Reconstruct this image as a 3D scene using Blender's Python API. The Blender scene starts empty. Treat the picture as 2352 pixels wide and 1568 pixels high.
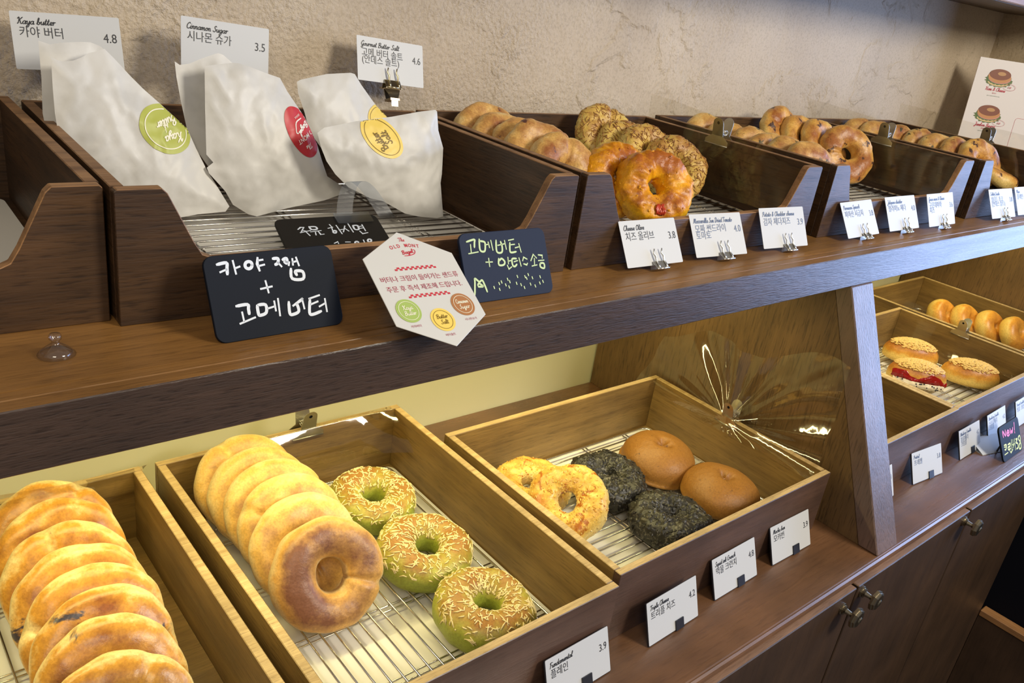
import bpy, bmesh, math, random
from mathutils import Vector, Matrix, noise
from mathutils.geometry import delaunay_2d_cdt
sc = bpy.context.scene
COL = sc.collection
# ---------------------------------------------------------------- camera
cam_d = bpy.data.cameras.new('camera'); cam = bpy.data.objects.new('camera', cam_d); COL.objects.link(cam)
RX = (0.763155, -0.631153, 0.138707); RD = (-0.156656, -0.388935, -0.907848); RF = (0.626939, 0.671100, -0.395691)
cam.matrix_world = Matrix(((RX[0], -RD[0], -RF[0], 0), (RX[1], -RD[1], -RF[1], 0), (RX[2], -RD[2], -RF[2], 1.5142), (0, 0, 0, 1)))
cam_d.sensor_width = 36; cam_d.lens = 29.234; cam_d.clip_start = 0.02
sc.camera = cam
# ---------------------------------------------------------------- world, lamps, exposure
w = bpy.data.worlds.new('world'); sc.world = w; w.use_nodes = True
w.node_tree.nodes['Background'].inputs[0].default_value = (1.0, 0.95, 0.90, 1)
w.node_tree.nodes['Background'].inputs[1].default_value = 0.22
sc.view_settings.view_transform = 'Standard'; sc.view_settings.look = 'None'
sc.view_settings.exposure = 0.10; sc.view_settings.gamma = 1.0; sc.view_settings.use_curve_mapping = False
def area(name, loc, target, sx, sy, power, color, spread=180):
    d = bpy.data.lights.new(name, 'AREA'); d.shape = 'RECTANGLE'; d.size = sx; d.size_y = sy
    d.energy = power; d.color = color; d.spread = math.radians(spread)
    o = bpy.data.objects.new(name, d); COL.objects.link(o); o.location = loc
    o.rotation_euler = (Vector(target) - Vector(loc)).to_track_quat('-Z', 'Y').to_euler()
    return o
area('ceiling_lamp', (1.45, -1.05, 2.35), (1.0, 0.8, 1.2), 0.55, 0.55, 37, (1.0, 0.92, 0.78))
area('ceiling_lamp', (-0.5, -0.6, 2.45), (0.2, 0.8, 1.2), 0.55, 0.55, 11, (1.0, 0.88, 0.70))
area('window_daylight', (4.3, 0.10, 1.25), (1.0, 0.2, 1.1), 3.6, 2.4, 235, (0.38, 0.56, 1.0))
area('led_strip_light', (0.45, 0.700, 1.206), (0.45, 0.70, 1.0), 1.16, 0.014, 3.4, (1.0, 0.87, 0.40))
area('led_strip_light', (1.73, 0.700, 1.206), (1.73, 0.70, 1.0), 1.10, 0.014, 2.2, (1.0, 0.85, 0.38))

# ---------------------------------------------------------------- materials
def mat(name):
    m = bpy.data.materials.new(name); m.use_nodes = True
    return m, m.node_tree.nodes, m.node_tree.links, m.node_tree.nodes['Principled BSDF']
def plain(name, col, rough=0.5, metal=0.0, spec=0.5, **kw):
    m, n, l, b = mat(name)
    b.inputs['Base Color'].default_value = (*col, 1); b.inputs['Roughness'].default_value = rough
    b.inputs['Metallic'].default_value = metal; b.inputs['Specular IOR Level'].default_value = spec
    for k, v in kw.items(): b.inputs[k.replace('_', ' ')].default_value = v
    return m
def nd(n, t, **kw):
    x = n.new(t)
    for k, v in kw.items():
        if k in x.inputs: x.inputs[k].default_value = v
        else: setattr(x, k, v)
    return x
def ramp(n, stops, interp='LINEAR'):
    r = n.new('ShaderNodeValToRGB'); e = r.color_ramp; e.interpolation = interp
    while len(e.elements) < len(stops): e.elements.new(0.5)
    for el, (p, c) in zip(e.elements, stops): el.position = p; el.color = (*c, 1) if len(c) == 3 else c
    return r
def wood(name, light, dark, axis, rough=0.42, bump=0.25, pore=1.0, scale=1.0, blotch=0.35, spec=0.5):
    """stained plywood: long fibres along one object axis, pores as short dark dashes, slow blotches"""
    m, n, l, b = mat(name)
    tc = nd(n, 'ShaderNodeTexCoord'); mp = nd(n, 'ShaderNodeMapping')
    s = [60 * scale] * 3; s[axis] = 3.0 * scale
    mp.inputs['Scale'].default_value = s; l.new(tc.outputs['Object'], mp.inputs[0])
    oi = nd(n, 'ShaderNodeObjectInfo'); ad = nd(n, 'ShaderNodeVectorMath', operation='ADD'); sc_ = nd(n, 'ShaderNodeMath', operation='MULTIPLY'); sc_.inputs[1].default_value = 37.0
    l.new(oi.outputs['Random'], sc_.inputs[0]); l.new(mp.outputs[0], ad.inputs[0]); l.new(sc_.outputs[0], ad.inputs[1])
    fib = nd(n, 'ShaderNodeTexNoise', Scale=1.0, Detail=6.0, Roughness=0.65, Distortion=0.6); l.new(ad.outputs[0], fib.inputs[0])
    mp2 = nd(n, 'ShaderNodeMapping'); s2 = [420 * scale] * 3; s2[axis] = 38 * scale; mp2.inputs['Scale'].default_value = s2
    l.new(tc.outputs['Object'], mp2.inputs[0])
    por = nd(n, 'ShaderNodeTexNoise', Scale=1.0, Detail=3.0, Roughness=0.6); l.new(mp2.outputs[0], por.inputs[0])
    bl = nd(n, 'ShaderNodeTexNoise', Scale=9.0, Detail=3.0); l.new(tc.outputs['Object'], bl.inputs[0])
    cr = ramp(n, [(0.30, dark), (0.70, light)]); l.new(fib.outputs[0], cr.inputs[0])
    pr = ramp(n, [(0.34, (0.42, 0.40, 0.40)), (0.47, (1, 1, 1))]); l.new(por.outputs[0], pr.inputs[0])
    mx = nd(n, 'ShaderNodeMixRGB', blend_type='MULTIPLY'); mx.inputs[0].default_value = 0.85 * pore
    l.new(cr.outputs[0], mx.inputs[1]); l.new(pr.outputs[0], mx.inputs[2])
    br = ramp(n, [(0.3, (1 - blotch,) * 3), (0.65, (1.12,) * 3)]); l.new(bl.outputs[0], br.inputs[0])
    mx2 = nd(n, 'ShaderNodeMixRGB', blend_type='MULTIPLY'); mx2.inputs[0].default_value = 1.0
    l.new(mx.outputs[0], mx2.inputs[1]); l.new(br.outputs[0], mx2.inputs[2])
    l.new(mx2.outputs[0], b.inputs['Base Color'])
    rr = nd(n, 'ShaderNodeMapRange'); rr.inputs[3].default_value = rough + 0.12; rr.inputs[4].default_value = rough - 0.06
    l.new(fib.outputs[0], rr.inputs[0]); l.new(rr.outputs[0], b.inputs['Roughness'])
    b.inputs['Specular IOR Level'].default_value = spec
    bp = nd(n, 'ShaderNodeBump', Strength=bump, Distance=0.0015); l.new(por.outputs[0], bp.inputs['Height']); l.new(bp.outputs[0], b.inputs['Normal'])
    return m
WU = [wood('walnut_x', (.098, .048, .019), (.034, .016, .007), 0), wood('walnut_y', (.098, .048, .019), (.034, .016, .007), 1), wood('walnut_z', (.098, .048, .019), (.034, .016, .007), 2)]
WL = [wood('teak_x', (.31, .190, .060), (.165, .095, .030), 0, pore=.5, blotch=.30), wood('teak_y', (.31, .190, .060), (.165, .095, .030), 1, pore=.5, blotch=.30)]
EDGE_U = wood('worn_edge', (.38, .20, .080), (.15, .072, .030), 0, rough=.5, pore=.5)
EDGE_L = wood('pale_plywood_edge', (.64, .46, .22), (.38, .25, .10), 0, rough=.55, pore=.6, scale=2.0)
FASCIA = wood('open_grain_fascia', (.070, .040, .027), (.042, .024, .016), 0, rough=.33, bump=.35, pore=1.0, scale=1.7, blotch=.12, spec=.75)
SHELF = wood('shelf_top_wood', (.270, .130, .036), (.175, .084, .025), 0, rough=.32, pore=.5, blotch=.2)
COUNT = wood('countertop_wood', (.190, .092, .042), (.135, .064, .030), 0, rough=.26, bump=.10, pore=.35, scale=.7, spec=1.0)
CAB = wood('cabinet_wood', (.066, .036, .020), (.046, .025, .014), 2, rough=.42, bump=.1, pore=.3, scale=.5)
CABEDGE = wood('cabinet_edge_wood', (.30, .17, .095), (.20, .11, .06), 0, rough=.5, pore=.4)
DIV = wood('divider_plywood', (.17, .096, .036), (.115, .064, .024), 2, rough=.5, pore=.9, scale=.9, bump=.3, blotch=.25)
DPOST = wood('divider_post_wood', (.17, .105, .082), (.12, .072, .056), 2, rough=.36, pore=.9, spec=.9)

def plaster(name, base, shade):
    m, n, l, b = mat(name)
    tc = nd(n, 'ShaderNodeTexCoord')
    a = nd(n, 'ShaderNodeTexNoise', Scale=3.2, Detail=5.0, Distortion=.8); l.new(tc.outputs['Object'], a.inputs[0])
    r = ramp(n, [(.32, shade), (.66, base)]); l.new(a.outputs[0], r.inputs[0])
    f = nd(n, 'ShaderNodeTexNoise', Scale=240.0, Detail=3.0, Roughness=.7); l.new(tc.outputs['Object'], f.inputs[0])
    fr = ramp(n, [(.36, (.80, .79, .77)), (.52, (1, 1, 1))]); l.new(f.outputs[0], fr.inputs[0])
    mx = nd(n, 'ShaderNodeMixRGB', blend_type='MULTIPLY'); mx.inputs[0].default_value = .8
    l.new(r.outputs[0], mx.inputs[1]); l.new(fr.outputs[0], mx.inputs[2]); l.new(mx.outputs[0], b.inputs['Base Color'])
    b.inputs['Roughness'].default_value = .62
    g = nd(n, 'ShaderNodeTexNoise', Scale=165.0, Detail=3.0, Roughness=.6); l.new(tc.outputs['Object'], g.inputs[0])
    w1 = nd(n, 'ShaderNodeTexNoise', Scale=5.0, Detail=4.0, Roughness=.6); l.new(tc.outputs['Object'], w1.inputs[0])
    sx_ = nd(n, 'ShaderNodeSeparateXYZ'); l.new(tc.outputs['Object'], sx_.inputs[0])
    wx_ = nd(n, 'ShaderNodeMath', operation='MULTIPLY_ADD'); wx_.inputs[1].default_value = -.20; l.new(sx_.outputs[0], wx_.inputs[0]); l.new(w1.outputs[0], wx_.inputs[2])
    wr = ramp(n, [(.30, (.14,) * 3), (.52, (1, 1, 1))]); l.new(wx_.outputs[0], wr.inputs[0])
    gm = nd(n, 'ShaderNodeMath', operation='MULTIPLY'); l.new(g.outputs[0], gm.inputs[0]); l.new(wr.outputs[0], gm.inputs[1])
    s = nd(n, 'ShaderNodeTexNoise', Scale=9.0, Detail=9.0, Roughness=.55, Distortion=.4); l.new(tc.outputs['Object'], s.inputs[0])
    sr = ramp(n, [(.56, (0, 0, 0)), (.60, (1, 1, 1))]); l.new(s.outputs[0], sr.inputs[0])
    s3 = nd(n, 'ShaderNodeMath', operation='MULTIPLY_ADD'); s3.inputs[1].default_value = 1.2; l.new(s.outputs[0], s3.inputs[0]); l.new(gm.outputs[0], s3.inputs[2])
    sm = nd(n, 'ShaderNodeMath', operation='MULTIPLY_ADD'); sm.inputs[1].default_value = .35; l.new(sr.outputs[0], sm.inputs[0]); l.new(s3.outputs[0], sm.inputs[2])
    bp = nd(n, 'ShaderNodeBump', Strength=.8, Distance=.0045); l.new(sm.outputs[0], bp.inputs['Height']); l.new(bp.outputs[0], b.inputs['Normal'])
    return m
PLASTER = plaster('trowelled_plaster', (.57, .47, .345), (.45, .36, .255))
PLASTER2 = plaster('side_plaster', (.52, .42, .28), (.46, .36, .23))
CREAM = plain('cream_paint', (.72, .68, .46), .6)
STEEL = plain('bright_steel', (.72, .70, .66), .22, 1.0)
STEEL2 = plain('dull_steel', (.50, .48, .42), .35, 1.0)
GOLDM = plain('brassy_steel', (.72, .62, .40), .25, 1.0)
BRASS = plain('aged_brass', (.38, .33, .24), .30, 1.0)
LINER = plain('white_liner', (.74, .72, .66), .5)
CARD = plain('white_card', (.56, .57, .58), .45)
CARDB = plain('white_card_back', (.60, .59, .55), .5)
INK = plain('black_ink', (.02, .022, .03), .5)
INKB = plain('blue_grey_ink', (.10, .14, .24), .5)
RED = plain('red_ink', (.55, .03, .05), .5)
REDD = plain('dark_red_ink', (.38, .05, .08), .5)
CHALKB = plain('chalkboard_black', (.007, .010, .018), .6, 0, .12)
CHALKG = plain('chalkboard_grey', (.018, .016, .014), .6, 0, .12)
CHW = plain('white_marker', (.70, .76, .86), .55)
CHG = plain('lime_marker', (.52, .66, .34), .55)
CHP = plain('pink_marker', (.85, .16, .40), .55)
CHY = plain('yellow_marker', (.72, .80, .25), .55)
BLACKP = plain('black_plastic', (.012, .014, .022), .35)
GREEN = plain('olive_green_print', (.42, .45, .07), .45)
GREEN2 = plain('leaf_green_print', (.36, .48, .12), .45)
YELL = plain('yellow_print', (.82, .60, .12), .45)
BROWNP = plain('brown_print', (.40, .17, .06), .45)
DKGOLD = plain('dark_gold_ink', (.20, .12, .01), .5)
CREAMI = plain('cream_ink', (.85, .82, .62), .5)
REDS = plain('red_sticker', (.52, .025, .03), .4)
WHITEI = plain('white_ink', (.85, .80, .76), .5)
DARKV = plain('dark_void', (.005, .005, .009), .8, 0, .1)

def paper_mat():
    m, n, l, b = mat('glassine_paper')
    tc = nd(n, 'ShaderNodeTexCoord')
    a = nd(n, 'ShaderNodeTexNoise', Scale=26.0, Detail=4.0); l.new(tc.outputs['Object'], a.inputs[0])
    r = ramp(n, [(.34, (.51, .495, .46)), (.56, (.63, .615, .58))]); l.new(a.outputs[0], r.inputs[0]); l.new(r.outputs[0], b.inputs['Base Color'])
    b.inputs['Roughness'].default_value = .42; b.inputs['Specular IOR Level'].default_value = .35
    g = nd(n, 'ShaderNodeTexNoise', Scale=60.0, Detail=4.0); l.new(tc.outputs['Object'], g.inputs[0])
    bp = nd(n, 'ShaderNodeBump', Strength=.15, Distance=.002); l.new(g.outputs[0], bp.inputs['Height']); l.new(bp.outputs[0], b.inputs['Normal'])
    return m
PAPER = paper_mat()

def film_mat(name, tint=(.93, .92, .88), base=.075, rough=.06, bump=0.0):
    m = bpy.data.materials.new(name); m.use_nodes = True; n = m.node_tree.nodes; l = m.node_tree.links; n.clear()
    out = nd(n, 'ShaderNodeOutputMaterial'); mx = nd(n, 'ShaderNodeMixShader'); t = nd(n, 'ShaderNodeBsdfTransparent'); g = nd(n, 'ShaderNodeBsdfGlossy', Roughness=rough)
    t.inputs[0].default_value = (*tint, 1); f = nd(n, 'ShaderNodeLayerWeight', Blend=.5); pw = nd(n, 'ShaderNodeMath', operation='POWER'); pw.inputs[1].default_value = 4.0
    a = nd(n, 'ShaderNodeMath', operation='MULTIPLY_ADD'); a.inputs[1].default_value = .80; a.inputs[2].default_value = base
    l.new(f.outputs['Facing'], pw.inputs[0]); l.new(pw.outputs[0], a.inputs[0]); l.new(a.outputs[0], mx.inputs[0]); l.new(t.outputs[0], mx.inputs[1]); l.new(g.outputs[0], mx.inputs[2]); l.new(mx.outputs[0], out.inputs[0])
    if bump:
        tc = nd(n, 'ShaderNodeTexCoord'); z = nd(n, 'ShaderNodeTexNoise', Scale=22.0, Detail=3.0); l.new(tc.outputs['Object'], z.inputs[0])
        bp = nd(n, 'ShaderNodeBump', Strength=bump, Distance=.01); l.new(z.outputs[0], bp.inputs['Height']); l.new(bp.outputs[0], g.inputs['Normal']); l.new(bp.outputs[0], f.inputs['Normal'])
    return m
FILM = film_mat('clear_acrylic_film', bump=.05)
FILMC = film_mat('crumpled_cellophane', base=.10, rough=.08, bump=.12)
FROST = film_mat('frosted_strap', (.78, .82, .88), .16, .25)
CLEARP = film_mat('clear_plastic', (.93, .94, .99), .10, .10)

def crust(name, pale, gold, brown, top=.25, amount=1.0, blotch=1.8, spots=None, spot_scale=26., spot_t=.62, rough=.42, bump=.3, fine=420., wid=.55):
    """baked dough: pale round the waist, gold then brown towards the top face (object z), speckle, optional spots"""
    m, n, l, b = mat(name)
    tc = nd(n, 'ShaderNodeTexCoord'); sp = nd(n, 'ShaderNodeSeparateXYZ'); l.new(tc.outputs['Object'], sp.inputs[0])
    oi = nd(n, 'ShaderNodeObjectInfo'); ad = nd(n, 'ShaderNodeVectorMath', operation='ADD'); l.new(tc.outputs['Object'], ad.inputs[0]); l.new(oi.outputs['Random'], ad.inputs[1])
    ns = nd(n, 'ShaderNodeTexNoise', Scale=36.0, Detail=6.0, Roughness=.62); l.new(ad.outputs[0], ns.inputs[0])
    z = nd(n, 'ShaderNodeMath', operation='MULTIPLY'); z.inputs[1].default_value = 1 / .02; l.new(sp.outputs[2], z.inputs[0])
    k = nd(n, 'ShaderNodeMath', operation='MULTIPLY_ADD'); k.inputs[1].default_value = blotch; l.new(ns.outputs[0], k.inputs[0]); l.new(z.outputs[0], k.inputs[2])
    r = nd(n, 'ShaderNodeMapRange'); r.inputs[1].default_value = top; r.inputs[2].default_value = top + wid * 2.2; r.clamp = True; l.new(k.outputs[0], r.inputs[0])
    am = nd(n, 'ShaderNodeMath', operation='MULTIPLY'); am.inputs[1].default_value = amount; l.new(r.outputs[0], am.inputs[0])
    cr = ramp(n, [(.0, pale), (.40, gold), (1.0, brown)]); l.new(am.outputs[0], cr.inputs[0]); last = cr.outputs[0]
    sk = nd(n, 'ShaderNodeTexNoise', Scale=fine, Detail=2.0); l.new(ad.outputs[0], sk.inputs[0])
    sr = ramp(n, [(.35, (.86, .84, .82)), (.6, (1.06, 1.06, 1.06))]); l.new(sk.outputs[0], sr.inputs[0])
    mx = nd(n, 'ShaderNodeMixRGB', blend_type='MULTIPLY'); mx.inputs[0].default_value = .9; l.new(last, mx.inputs[1]); l.new(sr.outputs[0], mx.inputs[2]); last = mx.outputs[0]
    if spots:
        s = nd(n, 'ShaderNodeTexNoise', Scale=spot_scale, Detail=5.0, Roughness=.62, Distortion=.3); l.new(ad.outputs[0], s.inputs[0])
        rr = ramp(n, [(spot_t, (0, 0, 0)), (spot_t + .045, (1, 1, 1))]); l.new(s.outputs[0], rr.inputs[0])
        m2 = nd(n, 'ShaderNodeMixRGB'); l.new(rr.outputs[0], m2.inputs[0]); l.new(last, m2.inputs[1]); m2.inputs[2].default_value = (*spots, 1); last = m2.outputs[0]
    l.new(last, b.inputs['Base Color'])
    b.inputs['Roughness'].default_value = rough; b.inputs['Subsurface Weight'].default_value = 0.0
    bn = nd(n, 'ShaderNodeTexNoise', Scale=130.0, Detail=5.0, Roughness=.6); l.new(ad.outputs[0], bn.inputs[0])
    bp = nd(n, 'ShaderNodeBump', Strength=bump, Distance=.0016); l.new(bn.outputs[0], bp.inputs['Height']); l.new(bp.outputs[0], b.inputs['Normal'])
    return m
M_PLAIN = crust('plain_crust', (.82, .63, .29), (.74, .44, .11), (.24, .100, .045), top=.92, wid=.46, blotch=1.5)
M_FACE = crust('browned_plain_crust', (.70, .51, .24), (.66, .36, .09), (.21, .085, .042), top=.98, wid=.34, blotch=1.3, bump=.4)
M_BLUE = crust('blueberry_crust', (.82, .63, .28), (.60, .29, .04), (.24, .075, .014), top=0.95, wid=0.38, blotch=1.6, spots=(.05, .04, .05), spot_scale=24., spot_t=.65, rough=.33)
M_GREEN = crust('green_dough', (.30, .34, .040), (.42, .40, .06), (.34, .16, .03), top=1.08, wid=.45, blotch=1.9, rough=.45, bump=.5)
M_CHEESE = crust('melted_cheese_crust', (.78, .58, .20), (.78, .50, .10), (.50, .17, .02), top=1.45, wid=0.5, blotch=2.4, spots=(.42, .13, .012), spot_scale=46., spot_t=.575, rough=.33, bump=.5)
M_BLACK = crust('black_crumble', (.016, .015, .013), (.020, .018, .015), (.026, .024, .019), rough=.36, spots=(.12, .11, .085), spot_scale=150., spot_t=.57, bump=1.0)
M_FLECK = plain('grey_crumble_flecks', (.10, .093, .075), .4)
M_MOCHA = crust('mocha_crust', (.35, .170, .028), (.34, .160, .025), (.29, .125, .020), top=.1, rough=.5, spots=(.13, .055, .014), spot_scale=190., spot_t=.64, bump=.6)
M_OLIVE = crust('olive_cheese_crust', (.76, .58, .27), (.68, .40, .12), (.34, .125, .04), top=1.22, wid=.46, blotch=2.4, spots=(.12, .05, .04), spot_scale=36., spot_t=.62, rough=.42, bump=.7)
M_POTATO = crust('cheddar_crust', (.74, .60, .19), (.68, .46, .11), (.36, .15, .035), top=1.25, wid=.5, blotch=2.4, rough=.42, bump=.8)
M_STRAND = crust('browned_strands', (.60, .42, .13), (.42, .21, .05), (.26, .10, .025), top=1.0, wid=.6, blotch=2.6, rough=.4)
M_TOMATO = crust('tomato_orange_crust', (.82, .43, .012), (.80, .35, .010), (.38, .105, .010), top=1.50, wid=.42, blotch=2.6, rough=.36, bump=.7)
M_JAL = crust('pepper_crust', (.76, .58, .25), (.68, .40, .12), (.34, .125, .04), top=1.30, wid=.5, blotch=2.6, spots=(.06, .055, .02), spot_scale=60., spot_t=.615, rough=.42, bump=.7)
M_SPIN = crust('spinach_crust', (.76, .54, .18), (.68, .37, .085), (.34, .12, .03), top=1.22, wid=.46, blotch=2.4, spots=(.07, .03, .02), spot_scale=55., spot_t=.60, rough=.38, bump=.6)
M_GLAZE = crust('glazed_bun_crust', (.78, .54, .14), (.66, .31, .04), (.34, .10, .016), top=1.1, wid=.6, rough=.38)
M_SHRED = plain('pale_cheese_shreds', (.80, .66, .32), .5)
M_CRUMB = crust('butter_crumble', (.72, .52, .20), (.74, .52, .20), (.70, .48, .17), spots=(.55, .34, .10), spot_scale=60., rough=.6, bump=.8)
M_JAM = plain('red_berry_jam', (.28, .010, .008), .12)
M_TOMB = plain('roasted_tomato', (.50, .05, .02), .25)
M_CREAMY = plain('cream_filling', (.70, .60, .42), .4)
M_SEED = plain('dark_berry_bits', (.02, .015, .03), .3)
# handwriting strokes, millimetres in the plane of each board
HAND = {
 'B1': [[(-41.7,57.4),(-34.6,58),(-34.8,54.2),(-35.4,49.6)],[(-40.2,51.7),(-35.3,53.2)],[(-29.5,58.8),(-28.9,49.4)],[(-28.9,53.3),(-25.3,54.2)],[(-15.4,54.3),(-16.6,52.5),(-18.7,51.9),(-20.5,52.9),(-20.9,54.9),(-19.7,56.7),(-17.6,57.2),(-15.8,56.3),(-15.4,54.3)],[(-10.3,59.2),(-11.4,54.8),(-10.5,49.7)],[(-9.8,57.3),(-6.7,57.5)],[(-10.4,53.1),(-6.1,53.7)],[(1.6,57.5),(5.8,57.1),(4.8,53.7),(2.7,52.8)],[(5.2,54.2),(7.4,51)],[(9.3,55.9),(12.6,56.6),(12.4,52.9),(10.4,54.2)],[(11.5,54.1),(14.2,53.2),(13.5,51.3)],[(17.3,55.6),(17,51.3)],[(17.4,53.2),(20.1,53.7)],[(20.6,56.4),(21.8,50.3)],[(14.7,48.3),(14.3,40.8),(23.2,39.5),(24,45.1),(18,46.1),(18.6,43)],[(-7.4,41.2),(-6.6,32.6)],[(-12,35.9),(-3.3,36.7)],[(-33.2,25.6),(-24.6,25.7),(-24.5,22.3),(-24.6,18.6)],[(-29.7,20.4),(-29.5,14.1)],[(-32.5,12.5),(-20.7,15.4)],[(-17.4,23.9),(-17.5,17.6),(-16.1,16.4),(-11.4,17.8),(-10.8,23.6),(-16.5,24.3)],[(-9.2,20.7),(-4.6,21.4)],[(-3.5,25.2),(-3.5,18.3)],[(-0.2,26.7),(-0.9,14.2)],[(8,23.2),(7.2,14.6),(9.8,13.4),(14.8,15.2),(14.3,21.2)],[(11.1,20),(17.5,23),(19.6,24.3)],[(19.3,24.4),(19.8,16.7)],[(25.3,23.6),(34.1,25.2)],[(25.8,23),(23.5,12.9),(25.9,11.1),(33.4,12.6)],[(26.2,19.1),(31.9,20.5)],[(32.9,16.5),(37.5,18.1)],[(38.5,21.6),(38.4,11.9)]],
 'B2': [[(-42.4,55.8),(-33.6,57.3),(-33.9,54.5),(-34.8,50.2)],[(-38.6,52.9),(-39.1,46.2)],[(-42,45),(-31.5,45.8)],[(-28,57.2),(-28.9,47.3),(-24.1,45.9),(-22.3,51.7),(-22.9,54.4),(-27.5,55.5)],[(-21.7,51.6),(-18.6,51.9)],[(-18.5,53.8),(-18,48.9)],[(-15.2,55.1),(-14.6,46.2)],[(-9.2,54.9),(-10.4,44.4),(-4.8,43.4),(-3.4,48.8),(-4.3,53.3)],[(-8,50.1),(0.2,51)],[(0.5,53.9),(1,45.9)],[(5.2,53.8),(11.3,54.4)],[(6.3,51.5),(4.9,43.6),(7.1,42.2),(12,42.6)],[(6.5,49.5),(11.5,49.6)],[(11.8,46.3),(15.7,46.8)],[(16.7,49.7),(17.9,41.8)],[(-21,38.9),(-21.3,31.6)],[(-24.7,35.8),(-17.5,35.4)],[(-9.6,37.9),(-10.5,32.1),(-5.1,31.6),(-3.3,34.4),(-6.3,37.6),(-9.1,35.9)],[(1.2,38),(0.6,32.1)],[(1.1,34.5),(3.7,34.8)],[(-0.9,30.7),(0.2,27.1),(3.7,28.8)],[(10.9,36.1),(5.8,36.1),(5.3,30.6),(7.5,28.9),(10.4,30.7)],[(7.8,33.4),(11.8,34.1)],[(14.1,36.4),(15.1,28.7)],[(18,33.5),(19.7,36.7),(23.4,34.6)],[(18.7,30.4),(22.2,29.1),(23.2,30.5)],[(27.9,32.7),(32,38.4),(35.2,34.6)],[(32.5,34.3),(31.5,28.3)],[(28.4,27.5),(34.4,28)],[(38.1,37.4),(42.9,36.5),(42.3,34)],[(37.2,31.9),(43.9,31.8)],[(38.6,29.2),(38.5,25.6),(42.9,24.2),(43.2,28.8),(38.6,29.2)],[(-42.9,7.6),(-40.6,18.9),(-39.9,22.2),(-35.6,18.8),(-32.4,20),(-30.4,15.4),(-28.7,8.9)],[(-38,15.7),(-36.5,17.5),(-33.9,15.8),(-32.4,14.2),(-37.7,14.5)],[(-20.4,12.8),(-20,11.1)],[(-14,15.8),(-13.6,14.1)],[(-11,17),(-10.6,15.2)],[(-14.5,10.4),(-14.1,8.7)],[(-6.7,13.8),(-6.3,12.1)],[(-3.2,11.5),(-2.8,9.7)],[(-3.5,18.7),(-3.1,17)],[(-1.5,16.3),(-1.1,14.5)],[(6.2,14),(6.6,12.2)],[(8.4,20.2),(8.8,18.5)],[(11.2,12.2),(11.6,10.4)],[(14.7,9.1),(15.1,7.3)],[(17.5,19.1),(17.9,17.4)],[(19,17.4),(19.5,15.7)],[(21.7,20.7),(22.1,19)],[(26.1,17.2),(26.5,15.5)],[(22.6,11.5),(23,9.8)],[(28,9.2),(28.4,7.4)],[(34.1,11.4),(34.5,9.6)],[(35.7,17.3),(36.1,15.5)],[(38.3,12.5),(38.7,10.7)]],
 'B3': [[(-31.7,44.8),(-28.5,47.9),(-25.5,47.6)],[(-26,46.8),(-30.3,39.5)],[(-28.3,43.2),(-25.2,41.2)],[(-30.9,39.2),(-20.8,41.8)],[(-25.5,40.1),(-23.6,33.5)],[(-20.3,48.5),(-19.4,43.2),(-14.3,43.4),(-14.5,47.4),(-19.9,48.1)],[(-21.2,39.5),(-11.2,40.6)],[(-17.1,38.2),(-17.8,33.9)],[(-14.1,39.4),(-13.2,34.1),(-10.2,34.5)],[(-0.3,49.7),(0.5,45.9)],[(-3.4,43.6),(1.3,45)],[(0.2,43.9),(-0.3,39.6)],[(2.5,37),(1.6,35.5),(0.4,35),(-0.4,35.8),(-0.4,37.4),(0.5,38.8),(1.7,39.3),(2.5,38.6),(2.5,37)],[(5.6,47.7),(6.9,33.1)],[(6.2,39.6),(9.7,40.3)],[(13.5,45.9),(9.1,36)],[(12.1,42.1),(14.6,36.9)],[(17.7,48.7),(18.3,34.8)],[(21.4,45.8),(21.3,39.3),(25,38.8),(25.9,45.2),(21.4,45.8)],[(25.3,43.2),(30,43.9)],[(25.1,40),(30,40.6)],[(30.7,46.3),(30.7,35.6)],[(25.1,35.5),(26.4,30.9),(31.8,32.3)],[(-4.9,18.6),(-1,20.8),(-1.4,17.7)],[(6,19.4),(10.1,18.9)],[(17.5,16.7),(16.5,15.1),(15.2,14.6),(14.3,15.4),(14.4,17.1),(15.3,18.6),(16.6,19.1),(17.5,18.3),(17.5,16.7)],[(23.6,20.6),(23.2,14.3)],[(30.8,18.8),(29.7,17.1),(28.3,16.6),(27.4,17.5),(27.4,19.2),(28.5,20.9),(29.9,21.4),(30.9,20.6),(30.8,18.8)]],
 'N': [[(-33.9,43.6),(-33,54.4),(-22.9,43.2),(-20.7,53.7)],[(-14,46.1),(-4.1,45.5),(-8.4,50.3),(-15.6,46.5),(-12.4,41),(-4,41.7)],[(2.4,50.4),(2.8,41.9),(8.8,45.6),(10.1,41.1),(15.7,49.6)]],
 'Ne': [[(25.2,56.2),(22.7,43.6)],[(21.9,40.1),(21.8,38.7)]],
 'Ny': [[(-36.5,29.1),(-25.8,27.7),(-30.9,20.7),(-36.2,21.2)],[(-37.1,26),(-28.4,24.7)],[(-39.9,12.8),(-24.2,13)],[(-19,26),(-7.6,25.9),(-11,21.2),(-19.7,21.5),(-19.3,16.8),(-9.7,17.1)],[(0.3,30.4),(-5.2,14.1)],[(-14.3,13.7),(-10.7,9),(0.6,12.6)],[(7.7,28.6),(4,15.5)],[(1.7,20.7),(12.1,20.9),(1.7,15.1)],[(15.5,28.5),(12.4,8.6)],[(21,26.2),(28.4,25.2),(20,19.8),(27.4,17),(26.7,9.6),(18.5,8.9)],[(41.8,28.5),(33.6,24.9),(42.1,14.2),(41,5.9),(32.7,5.2),(33,11.8),(42,17.1),(43.9,27.1)]],
}
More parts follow.
